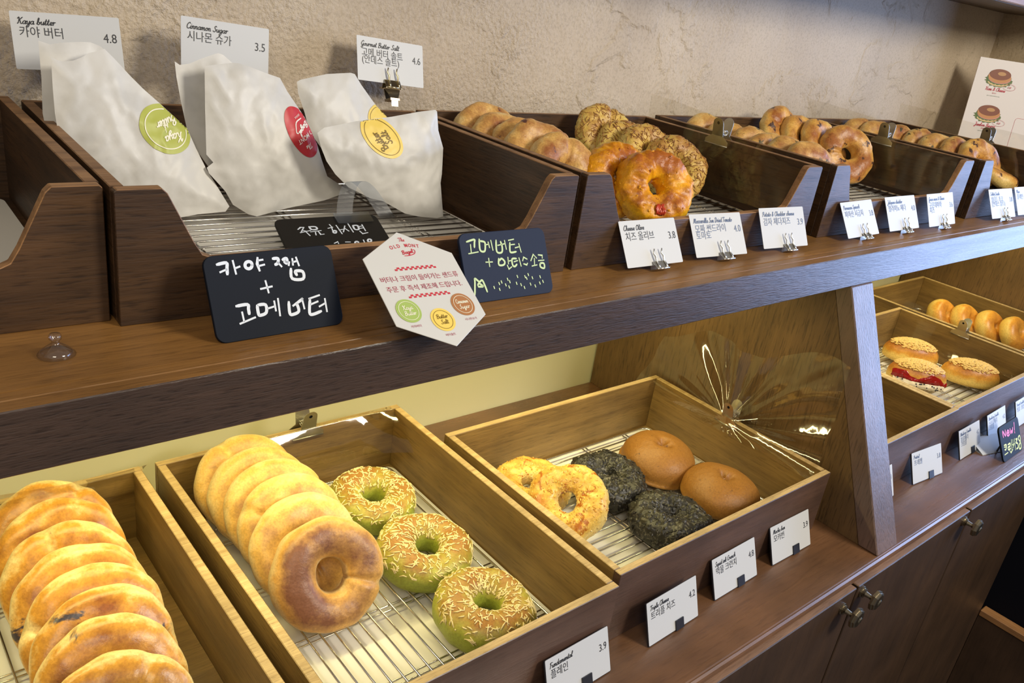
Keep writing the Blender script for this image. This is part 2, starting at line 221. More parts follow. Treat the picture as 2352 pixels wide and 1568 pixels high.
# paper bag outlines (x, z) in metres
BAG = {
 'bag1f': [(0.1811, 1.4001), (0.1864, 1.3976), (0.1914, 1.3972), (0.198, 1.3982), (0.2056, 1.4014), (0.2113, 1.4048), (0.2187, 1.4069), (0.2246, 1.409), (0.2312, 1.402), (0.2396, 1.3914), (0.2534, 1.3772), (0.2671, 1.3647), (0.2882, 1.3443), (0.2942, 1.3271), (0.3021, 1.3076), (0.3107, 1.2916), (0.3201, 1.2736), (0.3156, 1.269), (0.2887, 1.2681), (0.27, 1.2661), (0.2435, 1.2753), (0.2192, 1.2914), (0.1936, 1.3139), (0.1794, 1.3353), (0.178, 1.3422), (0.1777, 1.356), (0.179, 1.3766)],
 'bag1b': [(0.1774, 1.4099), (0.1861, 1.4074), (0.1942, 1.4093), (0.2108, 1.411), (0.2187, 1.4112), (0.2266, 1.4085), (0.2367, 1.3994), (0.2493, 1.3847), (0.2593, 1.374), (0.2241, 1.3382), (0.1811, 1.3275), (0.1727, 1.3434), (0.1723, 1.3522), (0.1754, 1.38)],
 'bag2f': [(0.3081, 1.4004), (0.3216, 1.4027), (0.3357, 1.4047), (0.3409, 1.4046), (0.3519, 1.402), (0.3674, 1.3972), (0.3825, 1.3931), (0.3893, 1.3808), (0.4062, 1.3565), (0.4177, 1.3313), (0.4223, 1.3141), (0.4271, 1.2989), (0.4508, 1.2839), (0.4453, 1.281), (0.4217, 1.275), (0.3794, 1.2694), (0.3461, 1.2633), (0.3373, 1.2659), (0.3228, 1.2757), (0.3167, 1.2882), (0.3117, 1.2944), (0.3023, 1.3055), (0.3007, 1.3106), (0.3075, 1.3152), (0.3016, 1.3224), (0.3046, 1.363)],
 'bag2b': [(0.2894, 1.3998), (0.2939, 1.3969), (0.3035, 1.3986), (0.3144, 1.4033), (0.3297, 1.4088), (0.3323, 1.4093), (0.3369, 1.408), (0.3479, 1.3991), (0.3549, 1.3794), (0.341, 1.3262), (0.3125, 1.3041), (0.3032, 1.3184), (0.2948, 1.3384), (0.2914, 1.3657), (0.2896, 1.3868)],
 'bag3a': [(0.417, 1.385), (0.4212, 1.3872), (0.4522, 1.394), (0.4815, 1.3965), (0.4868, 1.3954), (0.4941, 1.3846), (0.5103, 1.3648), (0.5279, 1.349), (0.5318, 1.3233), (0.5135, 1.2765), (0.4736, 1.2734), (0.4536, 1.2924), (0.4392, 1.3195), (0.4265, 1.3371), (0.4231, 1.3544), (0.4174, 1.3735)],
 'bag3b': [(0.3968, 1.351), (0.4047, 1.3559), (0.4416, 1.3623), (0.4831, 1.3669), (0.5159, 1.3721), (0.5385, 1.3746), (0.5407, 1.3729), (0.5416, 1.3534), (0.5473, 1.3354), (0.5444, 1.3081), (0.5423, 1.299), (0.5444, 1.2633), (0.5366, 1.2619), (0.5107, 1.2653), (0.4941, 1.2694), (0.4677, 1.2833), (0.4522, 1.2871), (0.4275, 1.2989), (0.4136, 1.312), (0.4048, 1.3246), (0.4, 1.3369)],
}
# ---------------------------------------------------------------- mesh helpers
def obj(name, me, mats=None, parent=None, loc=None, rot=None, smooth=False):
    o = bpy.data.objects.new(name, me); COL.objects.link(o)
    if mats is not None and not len(me.materials):
        for m in (mats if isinstance(mats, (list, tuple)) else [mats]): me.materials.append(m)
    if parent: o.parent = parent
    if loc is not None: o.location = loc
    if rot is not None: o.rotation_euler = rot
    if smooth:
        me.polygons.foreach_set('use_smooth', [True] * len(me.polygons))
    return o
def mesh(name, v, f, mi=None):
    me = bpy.data.meshes.new(name); me.from_pydata([tuple(p) for p in v], [], f); me.update()
    if mi: me.polygons.foreach_set('material_index', mi)
    return me
def tag(o, label=None, cat=None, group=None, kind=None):
    if label: o['label'] = label
    if cat: o['category'] = cat
    if group: o['group'] = group
    if kind: o['kind'] = kind
    return o
def empty(name, label, cat, loc=(0, 0, 0), rot=(0, 0, 0), group=None):
    o = bpy.data.objects.new(name, None); COL.objects.link(o); o.location = loc; o.rotation_euler = rot; o.empty_display_size = .02
    return tag(o, label, cat, group)
class MB:
    """collects verts / faces for one part"""
    def __init__(s): s.v = []; s.f = []; s.m = []
    def add(s, v, f, m=0):
        k = len(s.v); s.v += [Vector(p) for p in v]; s.f += [tuple(i + k for i in q) for q in f]; s.m += [m] * len(f)
    def box(s, a, b, m=0, top=None):
        x0, y0, z0 = a; x1, y1, z1 = b
        s.add([(x0, y0, z0), (x1, y0, z0), (x1, y1, z0), (x0, y1, z0), (x0, y0, z1), (x1, y0, z1), (x1, y1, z1), (x0, y1, z1)],
              [(0, 3, 2, 1), (0, 1, 5, 4), (1, 2, 6, 5), (2, 3, 7, 6), (3, 0, 4, 7)], m)
        k = len(s.v) - 8; s.f.append((k + 4, k + 5, k + 6, k + 7)); s.m.append(m if top is None else top)
    def prism(s, poly, a, b, ax=1, m=0, side=None):
        """poly of 2D points extruded along axis ax from a to b; counter-clockwise seen from -ax side"""
        def P(p, t): return (p[0], t, p[1]) if ax == 1 else ((t, p[0], p[1]) if ax == 0 else (p[0], p[1], t))
        n = len(poly); k = len(s.v)
        s.v += [Vector(P(p, a)) for p in poly] + [Vector(P(p, b)) for p in poly]
        s.f.append(tuple(k + i for i in range(n))); s.m.append(m)
        s.f.append(tuple(k + n + i for i in reversed(range(n)))); s.m.append(m)
        for i in range(n):
            j = (i + 1) % n
            s.f.append((k + i, k + n + i, k + n + j, k + j)); s.m.append(side[i] if side else m)
    def tube(s, pts, r, seg=8, m=0, closed=False, cap=True):
        pts = [Vector(p) for p in pts]; n = len(pts); k = len(s.v); up = None
        for i, p in enumerate(pts):
            if closed: d = pts[(i + 1) % n] - pts[i - 1]
            else: d = (pts[min(i + 1, n - 1)] - pts[max(i - 1, 0)])
            d.normalize()
            if up is None: up = d.orthogonal().normalized()
            up = (up - d * up.dot(d)); up = up.normalized() if up.length > 1e-6 else d.orthogonal().normalized()
            sd = d.cross(up); rr = r[i] if isinstance(r, (list, tuple)) else r
            for q in range(seg):
                t = 2 * math.pi * q / seg; s.v.append(p + (up * math.cos(t) + sd * math.sin(t)) * rr)
        for i in range(n if closed else n - 1):
            for q in range(seg):
                a = k + i * seg + q; b2 = k + i * seg + (q + 1) % seg; c = k + ((i + 1) % n) * seg + (q + 1) % seg; d2 = k + ((i + 1) % n) * seg + q
                s.f.append((a, b2, c, d2)); s.m.append(m)
        if cap and not closed:
            s.f.append(tuple(k + q for q in reversed(range(seg)))); s.m.append(m)
            s.f.append(tuple(k + (n - 1) * seg + q for q in range(seg))); s.m.append(m)
    def lathe(s, prof, seg=24, m=0, off=(0, 0, 0), close=True):
        k = len(s.v); n = len(prof)
        for r, z in prof:
            for q in range(seg):
                t = 2 * math.pi * q / seg; s.v.append(Vector((off[0] + r * math.cos(t), off[1] + r * math.sin(t), off[2] + z)))
        for i in range(n - 1):
            for q in range(seg):
                s.f.append((k + i * seg + q, k + i * seg + (q + 1) % seg, k + (i + 1) * seg + (q + 1) % seg, k + (i + 1) * seg + q)); s.m.append(m)
        if close:
            s.f.append(tuple(k + q for q in reversed(range(seg)))); s.m.append(m)
            s.f.append(tuple(k + (n - 1) * seg + q for q in range(seg))); s.m.append(m)
    def disc(s, c, r, z=0.0, seg=20, m=0, ry=None):
        k = len(s.v); ry = ry or r
        s.v += [Vector((c[0] + r * math.cos(2 * math.pi * q / seg), c[1] + ry * math.sin(2 * math.pi * q / seg), z)) for q in range(seg)]
        s.f.append(tuple(range(k, k + seg))); s.m.append(m)
    def ring(s, c, rx, ry, wd, z=0.0, seg=40, m=0):
        k = len(s.v)
        for q in range(seg):
            t = 2 * math.pi * q / seg; cx, sy = math.cos(t), math.sin(t)
            s.v.append(Vector((c[0] + rx * cx, c[1] + ry * sy, z))); s.v.append(Vector((c[0] + (rx - wd) * cx, c[1] + (ry - wd) * sy, z)))
        for q in range(seg):
            a = k + 2 * q; b2 = k + 2 * ((q + 1) % seg); s.f.append((a, b2, b2 + 1, a + 1)); s.m.append(m)
    def stroke(s, pts, wd, z=0.0, m=0, smooth=True, step=None):
        pts = [Vector((p[0], p[1])) for p in pts]
        if smooth and len(pts) > 2:
            o = []
            for i in range(len(pts) - 1):
                p0 = pts[max(i - 1, 0)]; p1 = pts[i]; p2 = pts[i + 1]; p3 = pts[min(i + 2, len(pts) - 1)]
                for q in range(4):
                    t = q / 4; o.append(.5 * ((2 * p1) + (p2 - p0) * t + (2 * p0 - 5 * p1 + 4 * p2 - p3) * t * t + (3 * p1 - p0 - 3 * p2 + p3) * t ** 3))
            pts = o + [pts[-1]]
        k = len(s.v); n = len(pts); h = wd / 2
        for i, p in enumerate(pts):
            d = pts[min(i + 1, n - 1)] - pts[max(i - 1, 0)]
            d = d.normalized() if d.length > 1e-9 else Vector((1, 0)); q = Vector((-d.y, d.x)) * h
            e = -d * h * .6 if i == 0 else (d * h * .6 if i == n - 1 else Vector((0, 0)))
            qq = q * (.6 if i in (0, n - 1) else 1)
            s.v.append(Vector((*(p + qq + e), z))); s.v.append(Vector((*(p - qq + e), z)))
        for i in range(n - 1):
            a = k + 2 * i; s.f.append((a + 1, a + 3, a + 2, a)); s.m.append(m)
    def build(s, name, mats, parent=None, loc=None, rot=None, smooth=False, bevel=0.0, seg=1):
        o = obj(name, mesh(name, s.v, s.f, s.m), mats, parent, loc, rot, smooth)
        if bevel:
            b = o.modifiers.new('bevel', 'BEVEL'); b.width = bevel; b.segments = seg; b.limit_method = 'ANGLE'; b.angle_limit = .6
            b.harden_normals = False
        return o
def grid_mesh(fn, nu, nv, name='sheet'):
    v = [fn(i / nu, j / nv) for j in range(nv + 1) for i in range(nu + 1)]
    f = [(j * (nu + 1) + i, j * (nu + 1) + i + 1, (j + 1) * (nu + 1) + i + 1, (j + 1) * (nu + 1) + i) for j in range(nv) for i in range(nu)]
    return mesh(name, v, f)
# ---- lettering
_tc = {}
def text2d(body, size, align='LEFT', sx=1.0, shear=0.0, bold=0.0):
    """the built-in font (with Korean glyphs) turned into flat triangles, cap height = size"""
    key = (body, align, bold)
    if key not in _tc:
        cu = bpy.data.curves.new('t', 'FONT'); cu.body = body; cu.align_x = align; cu.resolution_u = 3; cu.offset = bold
        o = bpy.data.objects.new('t', cu); COL.objects.link(o); bpy.context.view_layer.update()
        me = bpy.data.meshes.new_from_object(o.evaluated_get(bpy.context.evaluated_depsgraph_get()))
        _tc[key] = ([tuple(q.co) for q in me.vertices], [tuple(p.vertices) for p in me.polygons])
        bpy.data.objects.remove(o); bpy.data.curves.remove(cu); bpy.data.meshes.remove(me)
    v, f = _tc[key]; k = size / .73
    return [Vector(((p[0] + p[1] * shear) * k * sx, p[1] * k, 0)) for p in v], f
GL = {
 'a': (1.2, [[(.9, .9), (.5, 1), (.15, .6), (.15, .2), (.45, 0), (.8, .3), (.95, .95)], [(.95, .95), (.88, .3), (1.0, 0), (1.2, .2)]]),
 'b': (1.15, [[(0, .2), (.4, 1.2), (.5, 2), (.3, 2.1), (.2, 1.5), (.2, .3), (.45, 0), (.8, .2), (.85, .6), (.6, .85), (.8, .55), (1.15, .7)]]),
 'c': (.95, [[(.85, .8), (.5, 1), (.15, .6), (.2, .15), (.5, 0), (.95, .2)]]),
 'd': (1.2, [[(.9, .9), (.5, 1), (.15, .6), (.15, .2), (.45, 0), (.8, .3), (1.02, 2)], [(1.02, 2), (.88, .4), (1.0, 0), (1.2, .2)]]),
 'e': (.95, [[(0, .2), (.5, .4), (.8, .75), (.55, 1), (.25, .75), (.2, .3), (.5, 0), (.95, .2)]]),
 'f': (.8, [[(0, .2), (.45, 1.3), (.5, 2), (.3, 2), (.25, 0), (.1, -1), (.4, -.5), (.3, 0), (.8, .2)]]),
 'g': (1.15, [[(.9, .9), (.5, 1), (.15, .6), (.2, .2), (.5, .05), (.85, .4), (.95, .95)], [(.95, .95), (.85, -.5), (.5, -1), (.2, -.7), (.6, -.1), (1.15, .2)]]),
 'h': (1.15, [[(0, .2), (.5, 1.3), (.5, 2), (.3, 2), (.25, 1), (.2, 0)], [(.22, .4), (.55, 1), (.85, .8), (.8, .2), (.95, 0), (1.15, .2)]]),
 'i': (.6, [[(0, .2), (.25, 1)], [(.25, 1), (.2, .2), (.35, 0), (.6, .2)], [(.34, 1.45), (.38, 1.55)]]),
 'j': (.6, [[(.25, 1), (.2, -.6), (-.1, -1), (-.2, -.6), (.6, .2)]]),
 'k': (1.0, [[(0, .2), (.5, 1.3), (.5, 2), (.3, 2), (.22, 1), (.2, 0)], [(.2, .4), (.7, 1), (.75, .7), (.3, .5), (.75, 0), (1.0, .2)]]),
 'l': (.7, [[(0, .2), (.45, 1.3), (.5, 2), (.3, 2.05), (.2, 1.2), (.25, .2), (.45, 0), (.7, .2)]]),
 'm': (1.5, [[(0, .7), (.2, 1), (.25, .5), (.2, 0)], [(.22, .5), (.5, 1), (.7, .7), (.65, 0)], [(.67, .5), (1, 1), (1.2, .7), (1.15, .15), (1.3, 0), (1.5, .2)]]),
 'n': (1.1, [[(0, .7), (.2, 1), (.25, .5), (.2, 0)], [(.22, .5), (.55, 1), (.8, .7), (.75, .15), (.9, 0), (1.1, .2)]]),
 'o': (1.0, [[(.6, 1), (.2, .75), (.15, .3), (.45, 0), (.8, .3), (.8, .75), (.55, 1), (.7, .75), (1.0, .8)]]),
 'p': (1.05, [[(0, .3), (.3, 1), (.25, 0), (.15, -1)], [(.25, .5), (.6, 1), (.9, .6), (.7, .05), (.35, .1)], [(.7, .05), (1.05, .2)]]),
 'q': (1.1, [[(.9, .9), (.5, 1), (.15, .6), (.2, .2), (.5, .05), (.85, .4), (.95, .95), (.85, -1), (1.0, -.6), (1.1, .1)]]),
 'r': (.85, [[(0, .75), (.22, 1.05), (.24, 0)], [(.25, .5), (.45, .95), (.8, .92)]]),
 's': (.9, [[(0, .2), (.4, 1.05), (.45, .8), (.7, .35), (.5, 0), (.15, .1)], [(.5, 0), (.9, .2)]]),
 't': (.75, [[(0, .2), (.35, 1.2), (.4, 1.8)], [(.4, 1.8), (.3, .3), (.45, 0), (.75, .2)], [(.1, 1.2), (.7, 1.25)]]),
 'u': (1.1, [[(0, .7), (.15, 1), (.15, .3), (.4, 0), (.75, .4), (.85, 1)], [(.85, 1), (.8, .2), (.92, 0), (1.1, .2)]]),
 'v': (.95, [[(0, .7), (.15, 1), (.35, 0), (.7, .9), (.65, 1.0), (.95, .85)]]),
 'w': (1.4, [[(0, .7), (.15, 1), (.2, .2), (.45, 0), (.7, .8), (.8, .1), (1.1, .3), (1.15, 1), (1.4, .85)]]),
 'x': (1.0, [[(.1, .9), (.4, .8), (.7, 0), (1.0, .2)], [(.9, 1), (.1, 0)]]),
 'y': (1.1, [[(0, .7), (.15, 1), (.2, .35), (.45, .05), (.8, .5), (.9, 1)], [(.9, 1), (.8, -.5), (.45, -1), (.2, -.7), (.6, -.1), (1.1, .2)]]),
 'z': (.95, [[(.05, .85), (.35, 1), (.8, .9), (.2, .05), (.55, .1), (.95, .2)]]),
 'B': (1.5, [[(.4, 2.0), (.35, .3), (.2, 0)], [(.1, 1.7), (.7, 2.1), (1.2, 1.8), (.9, 1.2), (.5, 1.1), (1.2, .9), (1.2, .3), (.7, -.05), (.3, .2)]]),
 'C': (1.35, [[(1.2, 1.7), (.9, 2.1), (.4, 1.6), (.2, .8), (.45, .1), (.9, 0), (1.35, .3)]]),
 'D': (1.6, [[(.45, 2), (.4, .3), (.2, 0)], [(.1, 1.7), (.8, 2.1), (1.4, 1.4), (1.2, .4), (.6, -.05), (.2, .15)]]),
 'F': (1.3, [[(.45, 2), (.4, .3), (.2, 0)], [(.1, 1.7), (.5, 2.05), (1.3, 2.0)], [(.4, 1.05), (1.0, 1.1)]]),
 'G': (1.5, [[(1.2, 1.7), (.9, 2.1), (.4, 1.6), (.2, .8), (.5, .2), (.9, .3), (1.15, 1)], [(1.15, 1), (1.1, -.5), (.7, -1), (.4, -.6), (.9, 0), (1.5, .3)]]),
 'H': (1.7, [[(.1, 1.7), (.5, 2), (.4, 0)], [(1.3, 2.1), (1.15, .3), (1.4, 0), (1.7, .2)], [(.4, 1), (1.25, 1.1)]]),
 'K': (1.6, [[(.05, 1.6), (.35, 2.1), (.5, 1.6), (.45, .4), (.2, 0)], [(1.4, 2.1), (.6, 1.1), (.9, .9), (1.1, .2), (1.35, 0), (1.6, .2)]]),
 'J': (1.2, [[(.3, 1.9), (1.0, 2.1), (.9, .2), (.5, -.8), (.2, -.4), (.8, .1), (1.2, .3)]]),
 'M': (2.0, [[(.0, .1), (.25, .3), (.5, 2.0)], [(.5, 2), (.6, .2)], [(.6, .9), (1.0, 2.0), (1.1, .2)], [(1.1, .9), (1.5, 2.0), (1.5, .3), (1.75, 0), (2.0, .2)]]),
 'O': (1.6, [[(.9, 2.05), (.4, 1.7), (.2, .9), (.4, .15), (.8, 0), (1.25, .5), (1.3, 1.4), (.95, 2.0), (.8, 1.7)]]),
 'P': (1.35, [[(.4, 2), (.4, .3), (.2, 0)], [(.1, 1.6), (.7, 2.1), (1.2, 1.7), (.9, 1.0), (.4, .9)]]),
 'S': (1.35, [[(1.15, 1.75), (.85, 2.1), (.5, 1.7), (.7, 1.2), (1.05, .7), (.8, .05), (.3, .1), (.1, .4)]]),
 'T': (1.4, [[(.0, 1.7), (.3, 2.05), (1.5, 2.0)], [(.85, 2.0), (.7, .4), (.4, 0)]]),
 '&': (1.4, [[(1.2, .1), (.4, 1.5), (.65, 2), (.9, 1.6), (.2, .5), (.5, 0), (1.0, .5), (1.1, .9)]]),
 ' ': (.7, []),
}
def script(mb, body, x, y, xh, wd=.22, z=0.0, m=0, shear=.25, sx=1.0, align='LEFT', rot=0.0):
    """joined-up lettering drawn stroke by stroke; xh = height of a small letter"""
    W = sum(GL[c][0] for c in body) * xh * sx
    cx = -W / 2 if align == 'CENTER' else 0.0
    ca, sa = math.cos(rot), math.sin(rot)
    for c in body:
        ad, st = GL[c]
        for s in st:
            q = [(cx + (px + py * shear) * xh * sx, py * xh) for px, py in s]
            mb.stroke([(x + a * ca - b * sa, y + a * sa + b * ca) for a, b in q], wd * xh, z, m)
        cx += ad * xh * sx
    return W
def put_text(mb, body, x, y, size, z=0.0, m=0, align='LEFT', sx=1.0, shear=0.0, rot=0.0, bold=0.0):
    v, f = text2d(body, size, align, sx, shear, bold); ca, sa = math.cos(rot), math.sin(rot)
    mb.add([(x + p.x * ca - p.y * sa, y + p.x * sa + p.y * ca, z) for p in v], f, m)
def rrect(w_, h_, r, seg=5, x0=None, y0=0.0):
    x0 = -w_ / 2 if x0 is None else x0; o = []
    for cx, cy, a in ((x0 + w_ - r, y0 + r, -90), (x0 + w_ - r, y0 + h_ - r, 0), (x0 + r, y0 + h_ - r, 90), (x0 + r, y0 + r, 180)):
        for q in range(seg + 1):
            t = math.radians(a + 90 * q / seg); o.append((cx + r * math.cos(t), cy + r * math.sin(t)))
    return o
def frame(loc, yaw=0.0, lean=0.0, roll=0.0):
    """rotation for a plane object drawn in local x (right) / y (up), z towards the viewer"""
    u = Vector((math.cos(yaw), math.sin(yaw), 0)); n = Vector((math.sin(yaw), -math.cos(yaw), 0))
    v = Vector((0, 0, 1)) * math.cos(lean) - n * math.sin(lean)
    u2 = u * math.cos(roll) + v * math.sin(roll); v2 = v * math.cos(roll) - u * math.sin(roll); w3 = u2.cross(v2)
    return Matrix(((u2.x, v2.x, w3.x, loc[0]), (u2.y, v2.y, w3.y, loc[1]), (u2.z, v2.z, w3.z, loc[2]), (0, 0, 0, 1)))
# ================================================================ SETTING
ZC, ZU, YE, YW, XW = .85, 1.2442, .4955, .926, 2.344
TB = .0095                                                     # board thickness of the crates
def struct(o): o['kind'] = 'structure'; return o
m_ = MB(); m_.box((-1.2, YW, ZU - .02), (XW + .1, YW + .1, 2.7)); struct(m_.build('wall_back', PLASTER))
m_ = MB(); m_.box((-1.2, YW, 0), (XW + .1, YW + .1, ZU - .02)); struct(m_.build('wall_back', CREAM))
m_ = MB(); m_.box((XW, .62, 0), (XW + .1, YW, 2.7)); struct(m_.build('wall_right', PLASTER2))
m_ = MB(); m_.box((-2.5, -3.0, -.05), (5, YW + .1, 0)); struct(m_.build('floor', plain('dark_floor', (.05, .042, .038), .4)))

# high wall shelf (its underside shows in the top right corner)
t = empty('wall_shelf', 'dark wooden shelf on the plaster wall, its underside showing in the top right corner', 'shelf', (0, 0, 0))
m_ = MB(); m_.box((-1.0, .742, 1.6055), (XW - .001, YW - .002, 1.632)); m_.build('shelf_board', WU[0], t, bevel=.002)
m_ = MB(); m_.box((-1.0, .730, 1.6065), (XW - .001, .7415, 1.655)); m_.build('front_edge', EDGE_U, t, bevel=.002)

# ---- upper display shelf
t = empty('display_shelf', 'long dark brown upper display shelf with a deep front board, carrying the open fronted crates', 'shelf', (0, 0, 0))
m_ = MB(); m_.box((-.9, YE + .026, ZU - .03), (XW - .002, YW - .002, ZU)); m_.build('shelf_board', SHELF, t)
m_ = MB(); m_.box((-.9, YE + .0145, ZU - .03), (XW - .002, YE + .0250, ZU - .0004)); m_.build('edge_strip', SHELF, t, bevel=.0006)
m_ = MB(); m_.box((-.9, YE, ZU - .0450), (XW - .002, YE + .0138, ZU - .0002), top=1); m_.build('front_board', [FASCIA, SHELF], t, bevel=.0010)
m_ = MB(); m_.box((-.9, .685, ZU - .0365), (XW - .002, .715, ZU - .0305)); m_.build('led_channel', WHITEI, t)

# ---- divider between the two lower bays (tapering side panel with a front post)
XD = 1.0735
t = empty('divider', 'tapered plywood divider standing between the two lower bays, with a slanting greyish front post', 'divider', (0, 0, 0))
zt = ZU - .0460
m_ = MB()
P = [(YW - .004, ZC + .0005), (YW - .004, zt), (.524, zt), (.372, ZC + .0005)]
m_.prism([(p[0], p[1]) for p in P], XD + .0015, XD + .0555, 0); m_.build('side_panel', DIV, t)
m_ = MB(); P = [(.341, ZC + .0005), (.3715, ZC + .0005), (.5235, zt), (YE + .0008, zt)]
m_.prism(P, XD, XD + .059, 0); m_.build('front_post', DPOST, t, bevel=.0015)

t = empty('end_panel', 'brown plywood side panel closing the lower bay at the far right', 'divider', (0, 0, 0))
m_ = MB(); m_.prism([(YW - .004, ZC + .0005), (YW - .004, zt), (.500, zt), (.345, ZC + .0005)], 2.2620, 2.2820, 0); m_.build('side_panel', DIV, t)
# ---- counter top and cupboards
YC = .3356
t = empty('countertop', 'worn reddish brown wooden countertop under the lower trays', 'countertop', (0, 0, 0))
m_ = MB(); m_.box((-.9, YC + .004, ZC - .022), (XW - .002, YW - .002, ZC)); m_.build('counter_board', COUNT, t, bevel=.002, seg=2)
prof = [(YC + .0035, ZC - .0012), (YC + .0010, ZC - .0035), (YC, ZC - .0065), (YC + .0015, ZC - .0100), (YC + .0010, ZC - .0130), (YC + .0035, ZC - .0170), (YC + .0035, ZC - .0012)]
m_ = MB(); m_.prism(prof[:-1], -.9, XW - .002, 0); m_.build('edge_moulding', COUNT, t)
def knob(x, y, z, par):
    k = MB(); k.lathe([(.0085, 0), (.0085, .0015), (.0065, .0025), (.0070, .0045), (.0040, .0060), (.0032, .0130), (.0050, .0165)], 16)
    o = k.build('knob', BRASS, par, (x, y, z), (math.radians(90), 0, 0), smooth=False)
    k = MB(); k.lathe([(.0050, .0165), (.0150, .0180), (.0155, .0215), (.0135, .0225), (.0135, .0245), (.0112, .0255), (.0050, .0262), (.0030, .0275), (.0002, .0278)], 8)
    k.build('knob_rosette', BRASS, o)
ZD = ZC - .0225
def cupboard(name, label, x0, x1, knobs, x_end=None):
    t = empty(name, label, 'cabinet', (x0, 0, 0))
    wd = x1 - x0
    m_ = MB(); m_.box((0, YC + .0070, .002), (wd + (.0195 if x1 > 1.7 else 0), YW - .004, ZD)); m_.build('carcass', CAB, t)
    d = MB(); d.box((.0018, YC - .0050, .08), (wd - .0018, YC + .0065, ZC - .0190), top=1); dd = d.build('door', [CAB, CABEDGE], t, bevel=.0012)
    for kx, kz in knobs: knob(kx - x0, YC - .0052, kz, dd)
    return t
cupboard('counter_cabinet', 'dark brown cabinet door under the middle tray, brass knob near its right edge', .640, 1.012, [(.983, .808)])
cupboard('counter_cabinet', 'wide dark brown cabinet front below the divider, with a brass knob at each top corner', 1.014, 1.380, [(1.031, .816), (1.363, .816)])
cupboard('counter_cabinet', 'dark brown cabinet at the right end of the counter, cut by the picture edge', 1.382, 1.755, [])
cupboard('counter_cabinet', 'dark brown cabinet under the blueberry bagel tray, mostly below the picture', .0, .638, [])
# low side panel running out from the cupboards, with a light top edge, and a black box added to stand for the darkness behind it
t = empty('low_panel', 'low brown panel with an orange brown top edge at the bottom right corner', 'panel', (0, 0, 0))
m_ = MB(); m_.box((1.7475, -.35, 0), (1.7715, YC - .0060, .440)); m_.build('panel_board', CAB, t)
m_ = MB(); m_.box((1.7465, -.35, .441), (1.7725, YC - .0058, .4555)); m_.build('top_rail', wood('rail_wood', (.46, .23, .085), (.30, .14, .05), 1, rough=.5, pore=.3), t, bevel=.0015)
m_ = MB(); m_.box((1.7748, -.45, .0), (2.32, YC + .006, .80)); b_ = m_.build('dark_filler_box', DARKV); tag(b_, 'black box added to fill the dark space beyond the low panel', 'dark filler')

# ================================================================ CRATES
def crate(name, label, x, y, rot, W, D, H, kind, z, cut=False, group=None):
    """kind 'L' flat lower tray, 'U' upper crate with a cut-away front"""
    t = empty(name, label, 'crate', (x, y, z), (0, 0, rot), group)
    wx, wy, ed = (WU[0], WU[1], EDGE_U) if kind == 'U' else (WL[0], WL[1], EDGE_L)
    T = TB
    if cut:
        r = .008; lip = .0465; a = .032; c = .056
        poly = [(0, 0), (W, 0), (W, H - .002), (W - .002, H), (W - a, H), (W - a - .004, H - .004), (W - c + .002, lip + .014), (W - c - .004, lip + .004), (W - c - .013, lip),
                (c + .013, lip), (c + .004, lip + .004), (c - .002, lip + .014), (a + .004, H - .004), (a, H), (.002, H), (0, H - .002)]
        side = [0, 0] + [1] * 12 + [0, 0]
        m = MB(); m.prism(poly, 0, T, 1, 0, side); m.build('front_board', [wx, ed], t, bevel=.0006)
    else:
        m = MB(); m.box((0, 0, 0), (W, T, H), top=1); m.build('front_board', [CRFRONT if kind == 'L' else wx, ed], t, bevel=.0007)
    m = MB(); m.box((0, D - T, 0), (W, D, H), top=1); m.build('back_board', [wx, ed], t, bevel=.0007)
    for s in (0, 1):
        x0 = 0 if s == 0 else W - T
        m = MB(); m.box((x0, T + .0002, 0), (x0 + T, D - T - .0002, H), top=1); m.build('side_board', [wy, ed], t, bevel=.0007)
    m = MB(); m.box((T + .0003, T + .0003, .0015), (W - T - .0003, D - T - .0003, .0065)); m.build('base_board', wx, t)
    return t
CRFRONT = wood('shaded_tray_front_wood', (.115, .062, .042), (.070, .037, .025), 0, rough=.38, pore=.4, spec=.7)  # tray wood darkened: the front's missing strip light is put into its colour
def rack(label, x, y, z, W, D, rot=0.0, along='x', pitch=.0145, ncross=4):
    """wire cooling rack: rounded frame, many thin wires one way, doubled cross wires below"""
    t = empty('wire_rack', label, 'rack', (x, y, z), (0, 0, rot))
    r = .0017
    fr = MB(); pts = [(a + 0, b, 0) for a, b in rrect(W, D, .014, 5, 0, 0)]; fr.tube(pts, r, 6, closed=True); fr.build('frame', STEEL, t, smooth=True)
    m = MB(); L, N = (W, D) if along == 'x' else (D, W)
    k = int(N / pitch)
    for i in range(1, k):
        q = i * N / k
        p = [(0, q, 0), (L, q, 0)] if along == 'x' else [(q, 0, 0), (q, L, 0)]
        m.tube(p, .0012, 6)
    o = m.build('long_wires', STEEL, t, smooth=True); o['kind'] = 'stuff'
    m = MB()
    for i in range(ncross):
        q = L * (i + .6) / (ncross + .2)
        for dq in (0, .007):
            p = [(q + dq, 0, -.0026), (q + dq, N, -.0026)] if along == 'x' else [(0, q + dq, -.0026), (N, q + dq, -.0026)]
            m.tube(p, .0011, 6)
    for a in (.03, W - .03):
        for b in (.02, D - .02):
            m.tube([(a - .006, b, -.002), (a - .005, b, -.0066), (a + .005, b, -.0066), (a + .006, b, -.002)], .0012, 5)
    o = m.build('cross_wires', STEEL, t, smooth=True); o['kind'] = 'stuff'
    return t
def liner(label, x, y, z, W, D, rot=0.0, r=.012):
    t = empty('tray_liner', label, 'liner', (x, y, z), (0, 0, rot))
    m = MB(); m.prism(rrect(W, D, r, 5, 0, 0), 0, .0012, 2); m.build('liner_sheet', LINER, t)
    return t

